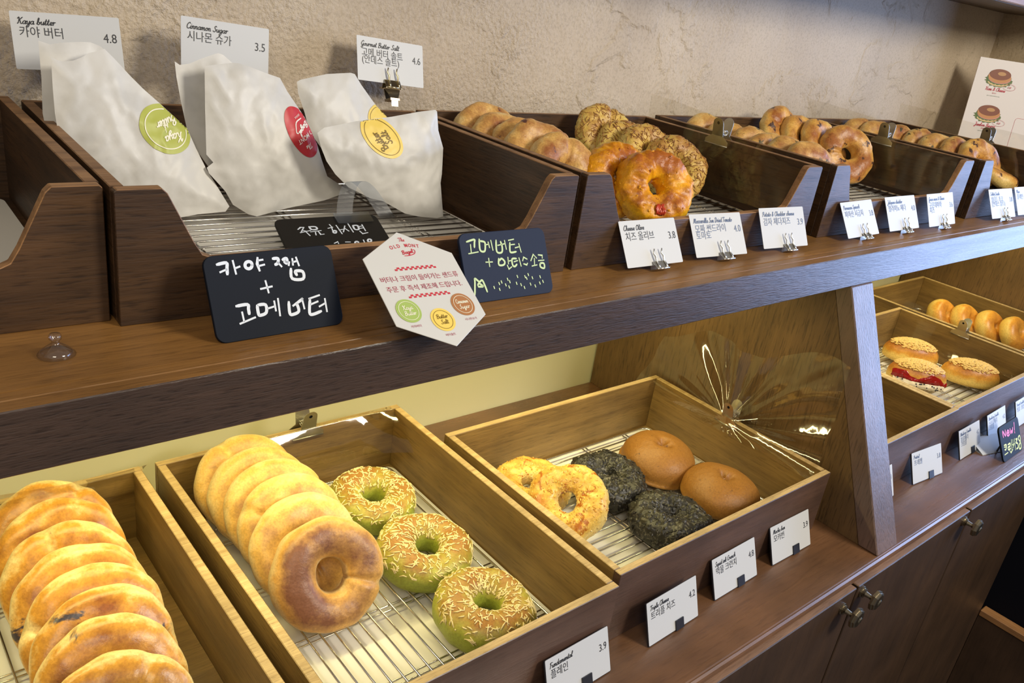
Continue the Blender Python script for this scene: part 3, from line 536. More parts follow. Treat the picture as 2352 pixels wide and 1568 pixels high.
HL = .0965; FL = ZC + .0067
for (nm, lab, x, y, W, D) in (
    ('L1', 'pale edged wooden tray at the bottom left holding the blueberry bagels', -.081, .4185, .331, .4385),
    ('L2', 'pale edged wooden tray in the middle of the lower bay holding plain and green bagels', .2672, .4183, .3314, .4385),
    ('L3', 'wide wooden tray beside the divider holding cheese, black and mocha bagels', .6130, .4300, .4340, .3300),
    ('A', 'nearly empty wooden tray just right of the divider post', 1.1440, .4310, .3300, .4385),
    ('B', 'wooden tray with crumble topped buns in the right hand bay', 1.4750, .4330, .4385, .3280),
    ('C', 'deep wooden tray of glazed round buns at the far right of the lower bay', 1.9255, .4300, .3310, .4360)):
    crate('bread_tray', lab, x, y, 0, W, D, HL, 'L', ZC)
HU = .102
crate('bread_crate', 'dark open fronted crate cut by the left picture edge', -.269, .6130, -.020, .4300, .322, HU, 'U', ZU, True)
crate('bread_crate', 'dark open fronted crate holding the white paper bags', .1640, .5915, -.032, .4330, .318, HU, 'U', ZU, True)
crate('bread_crate', 'dark open fronted crate with olive, tomato and cheddar bagels', .6085, .5780, -.024, .4310, .325, HU, 'U', ZU, True)
crate('bread_crate', 'dark open fronted crate with pepper and spinach bagels, right of the orange bagels', 1.0775, .5685, -.016, .4310, .335, HU, 'U', ZU, True)
crate('bread_crate', 'dark open fronted crate farthest right on the upper shelf', 1.5400, .5560, -.010, .3360, .350, HU, 'U', ZU, True)
FU = ZU + .0070
liner('white paper liner in the upper left crate', -.250, .628, FU, .395, .29, -.02)
liner('white liner board with rounded corners under the paper bags', .1790, .6065, FU, .398, .288, -.032, .02)
liner('white liner under the olive and tomato bagels', .622, .595, FU, .40, .29, -.024)
liner('white liner under the pepper bagels', 1.091, .585, FU, .40, .29, -.016)
rack('steel wire rack at the left picture edge in the upper left crate', -.245, .634, FU + .0105, .345, .27, -.02, 'x')
rack('steel wire rack under the paper bags', .1850, .6200, FU + .0105, .372, .265, -.032, 'x', .0150, 3)
rack('steel wire rack under the olive, tomato and cheddar bagels', .628, .602, FU + .0105, .385, .28, -.024, 'x')
rack('steel wire rack under the pepper and spinach bagels', 1.098, .592, FU + .0105, .385, .28, -.016, 'x')
rack('steel wire rack in the crate farthest right on the upper shelf', 1.558, .580, FU + .0105, .30, .28, -.01, 'x')
liner('white liner under the blueberry bagels', -.070, .430, FL, .285, .415)
liner('white liner under the plain and green bagels', .2790, .4300, FL, .308, .410)
liner('white liner under the cheese, black and mocha bagels', .6250, .4420, FL, .410, .304)
liner('white liner under the crumble topped buns', 1.4870, .4450, FL, .410, .304)
rack('steel wire rack under the blueberry bagels', -.063, .440, FL + .0100, .262, .395, 0, 'y')
rack('steel wire rack under the plain and green bagels', .2850, .4345, FL + .0100, .288, .395, 0, 'y', .0142, 4)
rack('steel wire rack under the cheese, black and mocha bagels', .632, .447, FL + .0100, .385, .288, 0, 'x')
rack('steel wire rack under the crumble topped buns', 1.494, .450, FL + .0100, .385, .288, 0, 'x')
rack('steel wire rack under the glazed round buns', 1.945, .448, FL + .0100, .288, .395, 0, 'y')
# ================================================================ BREAD
rnd = random.Random(7)
def N3(p, s, seed): return noise.noise(Vector(p) * s + Vector((seed * 3.1, seed * 1.7, seed * 5.3)))
def bagel_pt(u, v, D, th, hole, seed, lump, rough, rs, seam):
    """point of the dough surface: u round the ring, v round the cross-section (0 = outer waist, pi/2 = top)"""
    R0 = D / 2; a = (R0 - hole) / 2; Rm = hole + a
    wob = 1 + .05 * math.sin(u + seed) + .035 * math.sin(2 * u + seed * 2.3)
    cv, sv = math.cos(v), math.sin(v)
    p = 2.3
    rr = (abs(cv) ** p + abs(sv) ** p) ** (-1 / p)
    x = Rm + a * rr * cv * wob; z = th / 2 * rr * sv
    if z < -th * .36: z = -th * .36 + (z + th * .36) * .25
    if z > 0: z *= wob
    q = Vector((math.cos(u) * x, math.sin(u) * x, z))
    nrm = Vector((math.cos(u) * cv, math.sin(u) * cv, sv))
    d = lump * N3(q, 38, seed) + rough * N3(q, rs, seed + 5) + rough * .5 * N3(q, rs * 2.3, seed + 9)
    if seam:
        k = math.exp(-((abs((u - seam + math.pi) % (2 * math.pi) - math.pi)) / .10) ** 2); d -= .0035 * k * (1 if sv > -.2 else .3)
    return q + nrm * d, nrm
def bagel_mesh(D, th, hole, seed, lump=.0022, rough=.0, rs=90, nu=72, nv=28, seam=0):
    v = []; f = []
    for i in range(nu):
        for j in range(nv):
            v.append(bagel_pt(2 * math.pi * i / nu, 2 * math.pi * j / nv, D, th, hole, seed, lump, rough, rs, seam)[0])
    for i in range(nu):
        for j in range(nv):
            a = i * nv + j; b = i * nv + (j + 1) % nv; c = ((i + 1) % nu) * nv + (j + 1) % nv; d = ((i + 1) % nu) * nv + j
            f.append((a, d, c, b))
    me = mesh('bagel', v, f); me.polygons.foreach_set('use_smooth', [True] * len(f)); return me
def bun_mesh(D, th, seed, dimple=.010, rough=.0004, nu=64, nv=40, skirt=0.0, ax=1.0, ay=1.0, rs=120):
    """domed bun; dimple in the middle, optional flat skirt of spread batter at the foot"""
    v = []; f = []
    for j in range(nv + 1):
        s = j / nv
        for i in range(nu):
            u = 2 * math.pi * i / nu
            if s < .72:
                t = s / .72; r = math.sin(t * math.pi / 2 * 1.0); z = math.cos(t * math.pi / 2) ** .75
                z = z * th * .78 - dimple * math.exp(-(r / .17) ** 2) * (1 + .35 * math.sin(3 * u + seed)) - (.0022 * max(0, math.cos(u - 1.2)) ** 6 * math.exp(-((r - .35) / .3) ** 2) if dimple else 0)
                rr = D / 2 * r
            else:
                t = (s - .72) / .28; rr = D / 2 * (1 - .30 * t * t); z = -th * .22 * math.sin(t * math.pi / 2)
                if skirt and t < .5: rr = D / 2 * (1 - .02 * t) + skirt * math.sin(t * 2 * math.pi) ** 2
            p = Vector((rr * math.cos(u) * ax, rr * math.sin(u) * ay, z))
            n_ = Vector((math.cos(u), math.sin(u), .6)).normalized() if s > .1 else Vector((0, 0, 1))
            p += n_ * (.0022 * N3(p, 30, seed) + rough * N3(p, rs, seed + 3) + rough * .5 * N3(p, rs * 2.4, seed + 4))
            v.append(p)
    for j in range(nv):
        for i in range(nu):
            f.append((j * nu + i, j * nu + (i + 1) % nu, (j + 1) * nu + (i + 1) % nu, (j + 1) * nu + i)[::-1])
    f.append(tuple(range(nu))); f.append(tuple(reversed(range(nv * nu, nv * nu + nu))))
    me = mesh('bun', v, f); me.polygons.foreach_set('use_smooth', [True] * len(f)); return me
def orient(c, n, spin):
    n = Vector(n).normalized(); q = n.to_track_quat('Z', 'Y'); M = q.to_matrix() @ Matrix.Rotation(spin, 3, 'Z')
    return Matrix.Translation(Vector(c)) @ M.to_4x4()
def shreds(par, name, m, count, D, th, hole, seed, lump, rough, rs, seam, length=(.003, .007), wd=.0008, vr=(.15, 2.6), rng=None):
    """grated cheese baked on: short bent ribs lying on the dough"""
    r = random.Random(seed * 77 + 5); mb = MB()
    for _ in range(count):
        u = r.uniform(0, 2 * math.pi); v = r.uniform(*vr); a = r.uniform(0, math.pi); L = r.uniform(*length)
        pts = []
        for k in (-.5, 0, .5):
            du = L * k * math.cos(a) / (D / 2 * .7); dv = L * k * math.sin(a) / (th * .55) + (.12 * r.uniform(-1, 1) if k else 0)
            q, nn = bagel_pt(u + du, v + dv, D, th, hole, seed, lump, rough, rs, seam); pts.append(q + nn * (wd * .5))
        mb.tube(pts, [wd * .6, wd, wd * .6], 5)
    o = mb.build(name, m, par, smooth=True); o['kind'] = 'stuff'; return o
def bits(par, name, m, count, D, th, hole, seed, lump, rough, rs, seam, size=(.0015, .004), vr=(.2, 2.4)):
    r = random.Random(seed * 31 + 2); mb = MB()
    for _ in range(count):
        u = r.uniform(0, 2 * math.pi); v = r.uniform(*vr); s = r.uniform(*size)
        q, nn = bagel_pt(u, v, D, th, hole, seed, lump, rough, rs, seam)
        a = nn.orthogonal().normalized(); b = nn.cross(a); k = len(mb.v); rot = r.uniform(0, 6.28)
        a, b = a * math.cos(rot) + b * math.sin(rot), b * math.cos(rot) - a * math.sin(rot)
        for (x, y, z) in ((s, 0, 0), (0, s * .6, 0), (-s, 0, 0), (0, -s * .6, 0), (0, 0, s * .45), (0, 0, -s * .4)):
            mb.v.append(q + a * x + b * y + nn * z)
        for (i, j) in ((0, 1), (1, 2), (2, 3), (3, 0)):
            mb.f.append((k + i, k + j, k + 4)); mb.f.append((k + j, k + i, k + 5)); mb.m += [0, 0]
    o = mb.build(name, m, par, smooth=False); o['kind'] = 'stuff'; return o
def dough(name, label, cat, me, m, c, n, spin, group):
    o = obj(name, me, m); o.matrix_world = orient(c, n, spin); tag(o, label, cat, group); return o
ORD = ['rearmost', 'second from the back', 'third from the back', 'fourth from the back', 'fifth from the back', 'sixth from the back', 'seventh from the back', 'frontmost']
# blueberry bagels, bottom left tray
TIL = (-.1, -.8, .6)
rows = [(.146, .8030), (.147, .7680), (.1440, .7255), (.1442, .6860), (.1437, .6490), (.1435, .6110), (.1390, .5730), (.1345, .5310)]
for i, (x, y) in enumerate(rows):
    me = bagel_mesh(.121, .0300, .010, 11 + i, .0026, .0004, 60, 84, 30, seam=1.0 + i * 1.7)
    o = dough('blueberry_bagel', 'berry flecked golden bagel, %s of the row in the bottom left tray' % ORD[i], 'bagel', me, M_BLUE, (x, y, .9192), (-.12 + .04 * math.sin(i * 2.1), -.80, .58 + .03 * math.cos(i * 1.3)), i * 1.9, 'blueberry bagels leaning in a row')
# plain bagels, middle tray
rows = [(.3565, .8030), (.3605, .7720), (.3655, .7400), (.3670, .7060), (.3630, .6640), (.3629, .6141)]
for i, (x, y) in enumerate(rows):
    last = i == 5
    me = bagel_mesh(.1195, .042 if last else .032, .0165 if last else .012, 31 + i, .0020, .0003, 70, 96, 34, seam=(-.35 if last else 2 + i))
    nm = ['rearmost', 'second from the back', 'third from the back', 'fourth from the back', 'second from the front', 'frontmost, its browned face showing,'][i]
    dough('plain_bagel', 'plain golden bagel, %s in the row of the middle tray' % nm, 'bagel', me, M_FACE if last else M_PLAIN, (x, y, .9195), (-.1 if not last else -.16, -.83, .56), 0 if last else i * 1.3, 'plain bagels leaning in a row')
# green bagels with grated cheese
for i, (x, y, d, n, lab) in enumerate([(.4955, .7400, .108, (.02, -.06, 1), 'rear'), (.4955, .6235, .1135, (.02, -.10, 1), 'middle'), (.4970, .5098, .1130, (.05, -.06, 1), 'front')]):
    a = dict(D=d, th=.042, hole=.0145, seed=51 + i, lump=.0030, rough=.0005, rs=90, seam=0)
    me = bagel_mesh(nu=96, nv=34, **{k: a[k] for k in a})
    o = dough('green_bagel', 'green bagel with grated cheese, the %s of three lying in the middle tray' % lab, 'bagel', me, M_GREEN, (x, y, .8895), n, i * 2.0, 'green cheese topped bagels')
    shreds(o, 'grated_cheese', M_SHRED, 520, length=(.003, .009), wd=.00085, vr=(.25, 2.7), **a)
# cheese bagels
for i, (c, n, lab) in enumerate([((.700, .668, .8880), (-.1, -.1, 1), 'lying flat behind, half hidden by the other cheese bagel'), ((.6967, .596, .9085), (-.60, -.30, .75), 'propped on edge against the tray side, hole facing us')]):
    a = dict(D=.1055 + .004 * (1 - i), th=.034, hole=.0135, seed=61 + i, lump=.0034, rough=.0016, rs=110, seam=0)
    me = bagel_mesh(nu=120, nv=40, **a)
    o = dough('cheese_bagel', 'yellow bagel with browned cheese, %s' % lab, 'bagel', me, M_CHEESE, c, n, 1.0 + i, 'melted cheese bagels')
    bits(o, 'toasted_cheese', M_CHEESE, 420, size=(.0012, .0030), vr=(-.2, 3.0), **a)
# black crumble bagels
for i, (c, lab) in enumerate([((.8094, .6269, .8895), 'the rear one of the two'), ((.816, .5169, .8890), 'the front one of the two')]):
    a = dict(D=.1105, th=.041, hole=.0075, seed=71 + i, lump=.0040, rough=.0042, rs=85, seam=0)
    me = bagel_mesh(nu=150, nv=54, **a)
    o = dough('black_bagel', 'black knobbly crumble covered bagel, %s' % lab, 'bagel', me, M_BLACK, c, (0, -.08 * (1 - i), 1), i * 1.7, 'black crumble bagels')
    bits(o, 'black_crumble', M_BLACK, 800, size=(.0018, .0046), vr=(-.5, 3.4), **a)
    bits(o, 'grey_flecks', M_FLECK, 420, size=(.0009, .0022), vr=(-.4, 3.3), **{**a, 'seed': a['seed']})
# mocha buns
for i, (c, n, lab) in enumerate([((.9258, .6330, .8830), (0, -.1, 1), 'smooth brown domed bun with a dimple, beside the plywood divider, farther back'), ((.9432, .5290, .8800), (.05, -.04, 1), 'smooth brown bun with a creased dimple, in the front right corner of the tray')]):
    me = bun_mesh(.1135, .050, 81 + i, dimple=.0150, skirt=.003 * (1 - i), rough=.0004)
    o = dough('mocha_bun', lab, 'bun', me, M_MOCHA, c, n, 2.2 * i, 'mocha buns')
# upper crates
def upper(kind, name, lab, cat, m, c, n, seed, group, D=.100, rough=.0011, lump=.0042, hole=.011, extra=None, nu=80, nv=30, sp=None, th=.030):
    a = dict(D=D, th=th, hole=hole, seed=seed, lump=lump, rough=rough * (1.9 if extra else 1), rs=120, seam=seed % 6)
    me = bagel_mesh(nu=nu, nv=nv, **a)
    o = dough(name, lab, cat, me, m, c, n, seed * 1.3 if sp is None else sp, group)
    if extra == 'shred': shreds(o, 'baked_cheese', M_STRAND, 520, length=(.003, .009), wd=.0006, vr=(-.3, 3.2), **a)
    if extra == 'bits': bits(o, 'melted_lumps', M_TOMATO, 45, size=(.0012, .0035), vr=(-.3, 3.2), **a)
    return o
for i, (x, y, z) in enumerate([(.6943, .845, 1.3208), (.6925, .812, 1.3156), (.7000, .780, 1.3137), (.6985, .747, 1.3180), (.7050, .710, 1.3092)]):
    upper('o', 'olive_bagel', 'speckled brown bagel, %s in the row left of the orange bagels' % ['rearmost', 'second from the back', 'middle one', 'second from the front', 'frontmost'][i], 'bagel', M_OLIVE, (x, y, z), TIL, 101 + i, 'olive bagels leaning in a row')
for i, (c, n) in enumerate([((.905, .838, 1.3235), TIL), ((.9130, .802, 1.3085), TIL), ((.9191, .766, 1.3105), (-.05, -.8, .6)), ((.9352, .7270, 1.3056), (-.2, -.72, .68))]):
    upper('p', 'cheddar_bagel', 'pale yellow bagel with browned cheese strands, %s' % ['rearmost of its row against the plaster wall', 'second from the back of its row', 'just behind the large open ring', 'frontmost of its row, its open hole facing us'][i], 'bagel', M_POTATO, c, n, 121 + i, 'cheddar bagels leaning in a row', extra='shred', th=.036 if i == 3 else .031, hole=.0125, D=.0985 if i == 3 else .100, nu=96)
for i, (c, n) in enumerate([((.7800, .6900, 1.3060), (-.1, -.8, .6)), ((.7925, .6410, 1.3074), (-.36, -.70, .62))]):
    o = upper('t', 'tomato_bagel', ['orange bagel half hidden behind the front orange bagel', 'large bright orange bagel in front, with a piece of roasted tomato on its crust'][i], 'bagel', M_TOMATO, c, n, 131 + i, 'orange tomato bagels', extra='bits', th=.037, hole=.0095, D=.0975, rough=.0014, lump=.0055, nu=110, nv=36, sp=0.0)
    if i:
        a = dict(D=.0975, th=.037, hole=.008, seed=132, lump=.003, rough=.0014, rs=120, seam=0)
        mb = MB(); r = random.Random(4)
        for k in range(6):
            u0 = -1.72 + .05 * k; pts = []
            for q in range(5):
                p_, nn = bagel_pt(u0 + .03 * math.sin(q * 2.1 + k), .95 + q * .17, .0975, .037, .0095, 132, .0055, .00266, 120, 0); pts.append(p_ + nn * (.0010 + .0012 * abs(math.sin(q * 1.7 + k))))
            mb.tube(pts, [.0008, .0016, .0019, .0016, .0007], 6)
        mb.build('tomato_piece', M_TOMB, o, smooth=True)
PB = ['rearmost of the row under the first clear film', 'second of the row under the first clear film', 'third of the row under the first clear film', 'fourth of the row under the first clear film', 'fifth of the row under the first clear film', 'frontmost of the row under the first clear film']
for i, (x, y, z) in enumerate([(1.143, .832, 1.3166), (1.150, .795, 1.3110), (1.1664, .758, 1.3103), (1.1633, .724, 1.3110), (1.164, .690, 1.3100), (1.1636, .655, 1.3110)]):
    upper('j', 'pepper_bagel', 'toasted bagel with dark pepper flecks, ' + PB[i], 'bagel', M_JAL, (x, y, z), (-.25, -.78, .58), 141 + i, 'pepper bagels leaning in a row', nu=64, nv=24, rough=.0012)
for i, (c, n) in enumerate([((1.369, .842, 1.3270), TIL), ((1.390, .812, 1.3190), TIL), ((1.4020, .778, 1.3190), TIL), ((1.4150, .738, 1.3150), (-.45, -.75, .48))]):
    upper('s', 'spinach_bagel', 'golden bagel with dark leaf flecks, %s' % ['rearmost of its row beyond the film', 'second from the back of its row', 'third from the back of its row', 'frontmost of its row, open ring seen from the side'][i], 'bagel', M_SPIN, c, n, 151 + i, 'spinach bagels leaning in a row', nu=72, nv=26, hole=.013, D=.104, th=.036 if i == 3 else .030)
TL = ['rearmost', 'second', 'third', 'fourth', 'fifth', 'sixth']
for i, (x, y, z) in enumerate([(1.6736, .850, 1.3103), (1.690, .822, 1.3140), (1.722, .790, 1.3110), (1.750, .757, 1.3100), (1.7535, .722, 1.3090), (1.7616, .688, 1.3085)]):
    upper('g', 'leek_bagel', 'pale bagel under the second clear film, %s counted from the wall' % TL[i], 'bagel', M_JAL, (x, y, z), (-.25, -.78, .58), 161 + i, 'pale bagels leaning in the right crate', nu=56, nv=20)
upper('g', 'leek_bagel', 'pale browned bagel ending the row in the right crate, light catching its rim', 'bagel', M_SPIN, (1.7708, .650, 1.3130), (-.3, -.75, .58), 171, 'pale bagels leaning in the right crate', nu=56, nv=20)
upper('g', 'leek_bagel', 'flat lying golden bagel at the front of the right crate behind the last price cards', 'bagel', M_SPIN, (1.808, .632, 1.2960), (.1, -.30, .95), 172, 'pale bagels leaning in the right crate', nu=64, nv=24)
# crumble buns
def crumble_bun(c, ang, lab, seed, jam):
    me = bun_mesh(.090, .050, seed, dimple=0, rough=.0006, ax=1.30, ay=.74)
    o = obj('crumble_bun', me, M_GLAZE); o.location = c; o.rotation_euler = (0, 0, ang); tag(o, lab, 'bun', 'crumble topped buns')
    r = random.Random(seed); mb = MB()
    for _ in range(900):
        t = r.uniform(0, 2 * math.pi); q = math.sqrt(r.random()) * .82; x = .045 * 1.30 * q * math.cos(t); y = .045 * .74 * q * math.sin(t)
        z = .050 * .78 * max(0, 1 - q * q) ** .38 + .0012; s = r.uniform(.0018, .0042)
        k = len(mb.v); mb.v += [Vector((x + dx * s, y + dy * s, z + dz * s)) for dx, dy, dz in ((1, 0, 0), (0, 1, .1), (-1, .1, 0), (0, -1, 0), (.1, 0, .55), (0, 0, -.9))]
        for (a, b) in ((0, 1), (1, 2), (2, 3), (3, 0)): mb.f += [(k + a, k + b, k + 4), (k + b, k + a, k + 5)]; mb.m += [0, 0]
    mb.build('butter_crumble', M_CRUMB, o)['kind'] = 'stuff'
    if jam:
        v = []; nu, nv = 40, 12
        mj = grid_mesh(lambda a, b: Vector(((a - .5) * .108, -.0330 - .0030 * math.sin(b * math.pi) + .012 * (2 * a - 1) ** 2 + .0025 * N3((a * 2, b, 0), 9, 3), .003 + b * (.015 + .006 * math.sin(a * 11)) + .004 * N3((a * 3, b * .4, 1), 4, 2))), nu, nv)
        obj('jam_filling', mj, M_JAM, o, smooth=True)
        mc = grid_mesh(lambda a, b: Vector(((a - .5) * .100, -.0360 - .0035 * math.sin(b * math.pi) + .011 * (2 * a - 1) ** 2 + .0015 * N3((a * 4, b, 0), 4, 8), -.006 + b * .012 + .0015 * N3((a * 3, b, 1), 5, 6))), nu, nv)
        obj('cream_filling', mc, M_CREAMY, o, smooth=True)
        mb = MB()
        for _ in range(16):
            a = r.uniform(.05, .95); z = r.uniform(-.004, .006); mb.lathe([(.0001, -.0017), (.0014, -.0010), (.0018, .0003), (.0012, .0013), (.0001, .0017)], 6, 0, ((a - .5) * .100, -.0385 + .011 * (2 * a - 1) ** 2, z), False)
        mb.build('berry_bits', M_SEED, o, smooth=True)['kind'] = 'stuff'
crumble_bun((1.7000, .5970, .8810), -.95, 'crumble bun with red jam and dark berries showing, nearest the tray left side', 201, True)
crumble_bun((1.8120, .6640, .8810), -.95, 'yellow crumble topped bun directly behind the jam filled one', 202, False)
crumble_bun((1.8330, .5420, .8810), -.95, 'yellow crumble topped bun lying alone at the right of its tray', 203, False)
for i, (x, y) in enumerate([(2.110, .735), (2.140, .690), (2.165, .640), (2.185, .590)]):
    me = bagel_mesh(.085, .042, .0035, 211 + i, .0015, .0003, 70, 48, 20)
    dough('glazed_bun', 'shiny yellow brown round bun, %s of the row at the lower far right' % ['rearmost', 'second', 'third', 'frontmost'][i], 'bun', me, M_GLAZE, (x, y, .9060), (-.15, -.85, .5), i, 'glazed round buns')
# ================================================================ CARDS AND BOARDS
def binder(par, x=0.0, mt=None, big=1.0, m=None, handles=True):
    m = m or STEEL
    b = MB(); w2 = .0095 * big
    prof = [(-.0058, -.0056), (.0058, -.0056), (.0016, .0036), (-.0016, .0036)]           # (z, y)
    for sgn in (1, -1):
        q = [Vector((x - w2, -.0056, sgn * .0058)), Vector((x + w2, -.0056, sgn * .0058)), Vector((x + w2, .0040, sgn * .0013)), Vector((x - w2, .0040, sgn * .0013))]
        q2 = [p + Vector((0, 0, -sgn * .0005)) for p in q]
        b.add(q + q2, [(0, 1, 2, 3), (7, 6, 5, 4), (0, 4, 5, 1), (1, 5, 6, 2), (2, 6, 7, 3), (3, 7, 4, 0)])
    b.box((x - w2, -.0060, -.0058), (x + w2, -.0054, .0058))
    c = b.build('binder_clip', m, par)
    if not handles: return c
    h = MB()
    for s in (-1, 1):
        h.tube([(x + s * .0095, -.0052, .0058), (x + s * .0090, -.0052, .0060)], .0010, 6)
        h.tube([(x + s * .0060 + .0006, -.0052, .0062), (x + s * .0060 + .0010, -.0010, .0050), (x + s * .0060 + .0014, .0040, .0024), (x + s * .0060 + .0006, .0090, .0036), (x + s * .0060 - .0006, .0125, .0022), (x + s * .0060 - .0004, .0175, .0042)], [.0010, .0011, .0012, .0012, .0010, .0007], 6)
    h.tube([(x - .0095, -.0052, .0060), (x + .0095, -.0052, .0060)], .0011, 6)
    h.build('handle', m, c, smooth=True)
    g = MB(); g.tube([(x - .0060, -.0052, -.0060), (x - .0066, -.0020, -.0160), (x - .0040, -.0010, -.0220), (x + .0040, -.0010, -.0220), (x + .0066, -.0020, -.0160), (x + .0060, -.0052, -.0060)], .0009, 6)
    g.build('handle', m, c, smooth=True)
    return c
def card_face(t, w_, h_, name, kor, price, ink=None, bend=0.0, y0=0.0, ks=.0078, xh=.0027):
    ink = ink or INK
    m = MB(); m.prism(rrect(w_, h_, .0012, 2), -.0005, 0, 2)
    c = m.build('card', CARD, t)
    l = MB(); x0 = -w_ / 2 + .0050
    W = sum(GL[q][0] for q in name) * xh; sx = min(1.0, .066 / W) if W else 1
    script(l, name, x0, h_ - .0108, xh, .30, .00025, 0, .25, sx)
    for i, k in enumerate(kor): put_text(l, k, x0 + .0008, h_ - .0215 - i * .0080, ks, .00025, 0, sx=.86)
    put_text(l, price, w_ / 2 - .0035, h_ - .0235, .0085, .00025, 0, 'RIGHT', sx=.84)
    l.build('lettering', ink, t)['kind'] = 'stuff'
    return c
def price_card(x, y, yaw, lean, name, kor, price, z, holder, where, roll=0.0, w_=.090, h_=.0515, ink=None, group=None, hx=0.0):
    t = empty('price_card', where, 'price card', group=group); t.matrix_world = frame((x, y, z), yaw, lean, roll)
    card_face(t, w_, h_, name, kor, price, ink)
    if holder == 'binder': binder(t, hx)
    if holder == 'black':
        m = MB(); m.prism(rrect(w_ + .0016, h_ + .0006, .0012, 2, None, -.0012), -.0022, -.0006, 2); m.build('back_plate', BLACKP, t)
        m = MB(); m.box((.0020, -.0014, .0003), (.0170, .0115, .0016)); m.build('front_tab', BLACKP, t, bevel=.0003)
        s = math.sin(lean); c = math.cos(lean); L = .030
        m = MB(); a = Vector((0, .002, -.0022)); d = Vector((0, -s, -c)); up = Vector((0, c, -s))
        m.add([a + Vector((-.02, 0, 0)), a + Vector((.02, 0, 0)), a + Vector((.02, 0, 0)) + d * L, a + Vector((-.02, 0, 0)) + d * L] + [q + up * .001 for q in (a + Vector((-.02, 0, 0)), a + Vector((.02, 0, 0)), a + Vector((.02, 0, 0)) + d * L, a + Vector((-.02, 0, 0)) + d * L)],
              [(0, 3, 2, 1), (4, 5, 6, 7), (0, 1, 5, 4), (1, 2, 6, 5), (2, 3, 7, 6), (3, 0, 4, 7)])
        m.build('foot', BLACKP, t)
    if holder == 'board':
        c = binder(t, hx, m=GOLDM, big=1.1, handles=price == '4.6')
        m = MB(); z0 = -.0062
        for sgn in (1, -1):
            q = [Vector((hx - .0105, -.0065, sgn * .0012)), Vector((hx + .0105, -.0065, sgn * .0012)), Vector((hx + .0050, -.0175, sgn * .0060)), Vector((hx - .0050, -.0175, sgn * .0060))]
            q2 = [p + Vector((0, 0, -sgn * .0005)) for p in q]; m.add(q + q2, [(0, 1, 2, 3), (7, 6, 5, 4), (0, 4, 5, 1), (1, 5, 6, 2), (2, 6, 7, 3), (3, 7, 4, 0)])
        m.box((hx - .0062, -.0200, -.0070), (hx + .0062, -.0175, .0070)); m.box((hx - .0045, -.0270, .0052), (hx + .0045, -.0200, .0060))
        m.build('board_clip', BRASS, t)
    return t
G1, G2, G3 = 'price cards clipped to the crate backs', 'price cards in binder clips along the upper shelf', 'price cards in black stands along the counter'
price_card(.2121, .8737, -.146, .329, 'Kaya butter', ['카야 버터'], '4.8', 1.3799, 'board', 'white price card reading 4.8 in the top left corner, behind the first paper bag', .028, .090, .0505, group=G1)
price_card(.3554, .8680, -.039, .165, 'Cinnamon Sugar', ['시나몬 슈가'], '3.5', 1.3841, 'board', 'white price card reading 3.5 behind the middle paper bag', -.063, .090, .0505, group=G1)
price_card(.5618, .8778, -.022, .339, 'Gourmet Butter Salt', ['고메 버터 솔트', '(안데스 솔트)'], '4.6', 1.3802, 'board', 'white price card reading 4.6 in a brassy clip above the right paper bags', -.073, .090, .0505, group=G1)
for x, y, yaw, le, nm, ko, pr, wh in [
    (.7083, .5468, -.05, .562, 'Cheese Olive', ['치즈 올리브'], '3.8', 'white price card reading 3.8, first in the clip row, below the big orange bagel'),
    (.8265, .5448, -.10, .553, 'Mozzarella Sun Dried Tomato', ['모짜 썬드라이', '토마토'], '4.0', 'white price card reading 4.0 with three lines of writing, right of the first card'),
    (.9577, .5415, -.10, .49, 'Potato & Cheddar cheese', ['감자 체다치즈'], '3.9', 'white price card reading 3.9, third in the clip row, before the crate corner'),
    (1.1530, .5385, .016, .560, 'Parmesan Spinach', ['파마산 시금치'], '3.8', 'white price card reading 3.8 on the upper shelf just above the divider post'),
    (1.2785, .5390, -.022, .49, 'Jalapeno cheddar', ['할라피뇨 체다'], '4.0', 'white price card, middle one of the three before the spinach bagels'),
    (1.3971, .5335, -.018, .419, 'Green onion & Cheese', ['구운대파와', '치즈'], '3.6', 'white price card, right one of the three before the spinach bagels'),
    (1.6280, .5251, -.06, .480, 'Salted Smoke', ['솔티드 초코', '(안데스 솔트)'], '3.8', 'white price card before the crate farthest right, next to last'),
    (1.7400, .5230, -.06, .480, 'Plain', ['플레인'], '3.3', 'white price card cut by the right picture edge on the upper shelf')]:
    price_card(x, y, yaw, le, nm, ko, pr, ZU + .0062, 'binder', wh, w_=.088 if x < 1 else .091, ink=INK if x < .8 else INKB, group=G2, hx=.004)
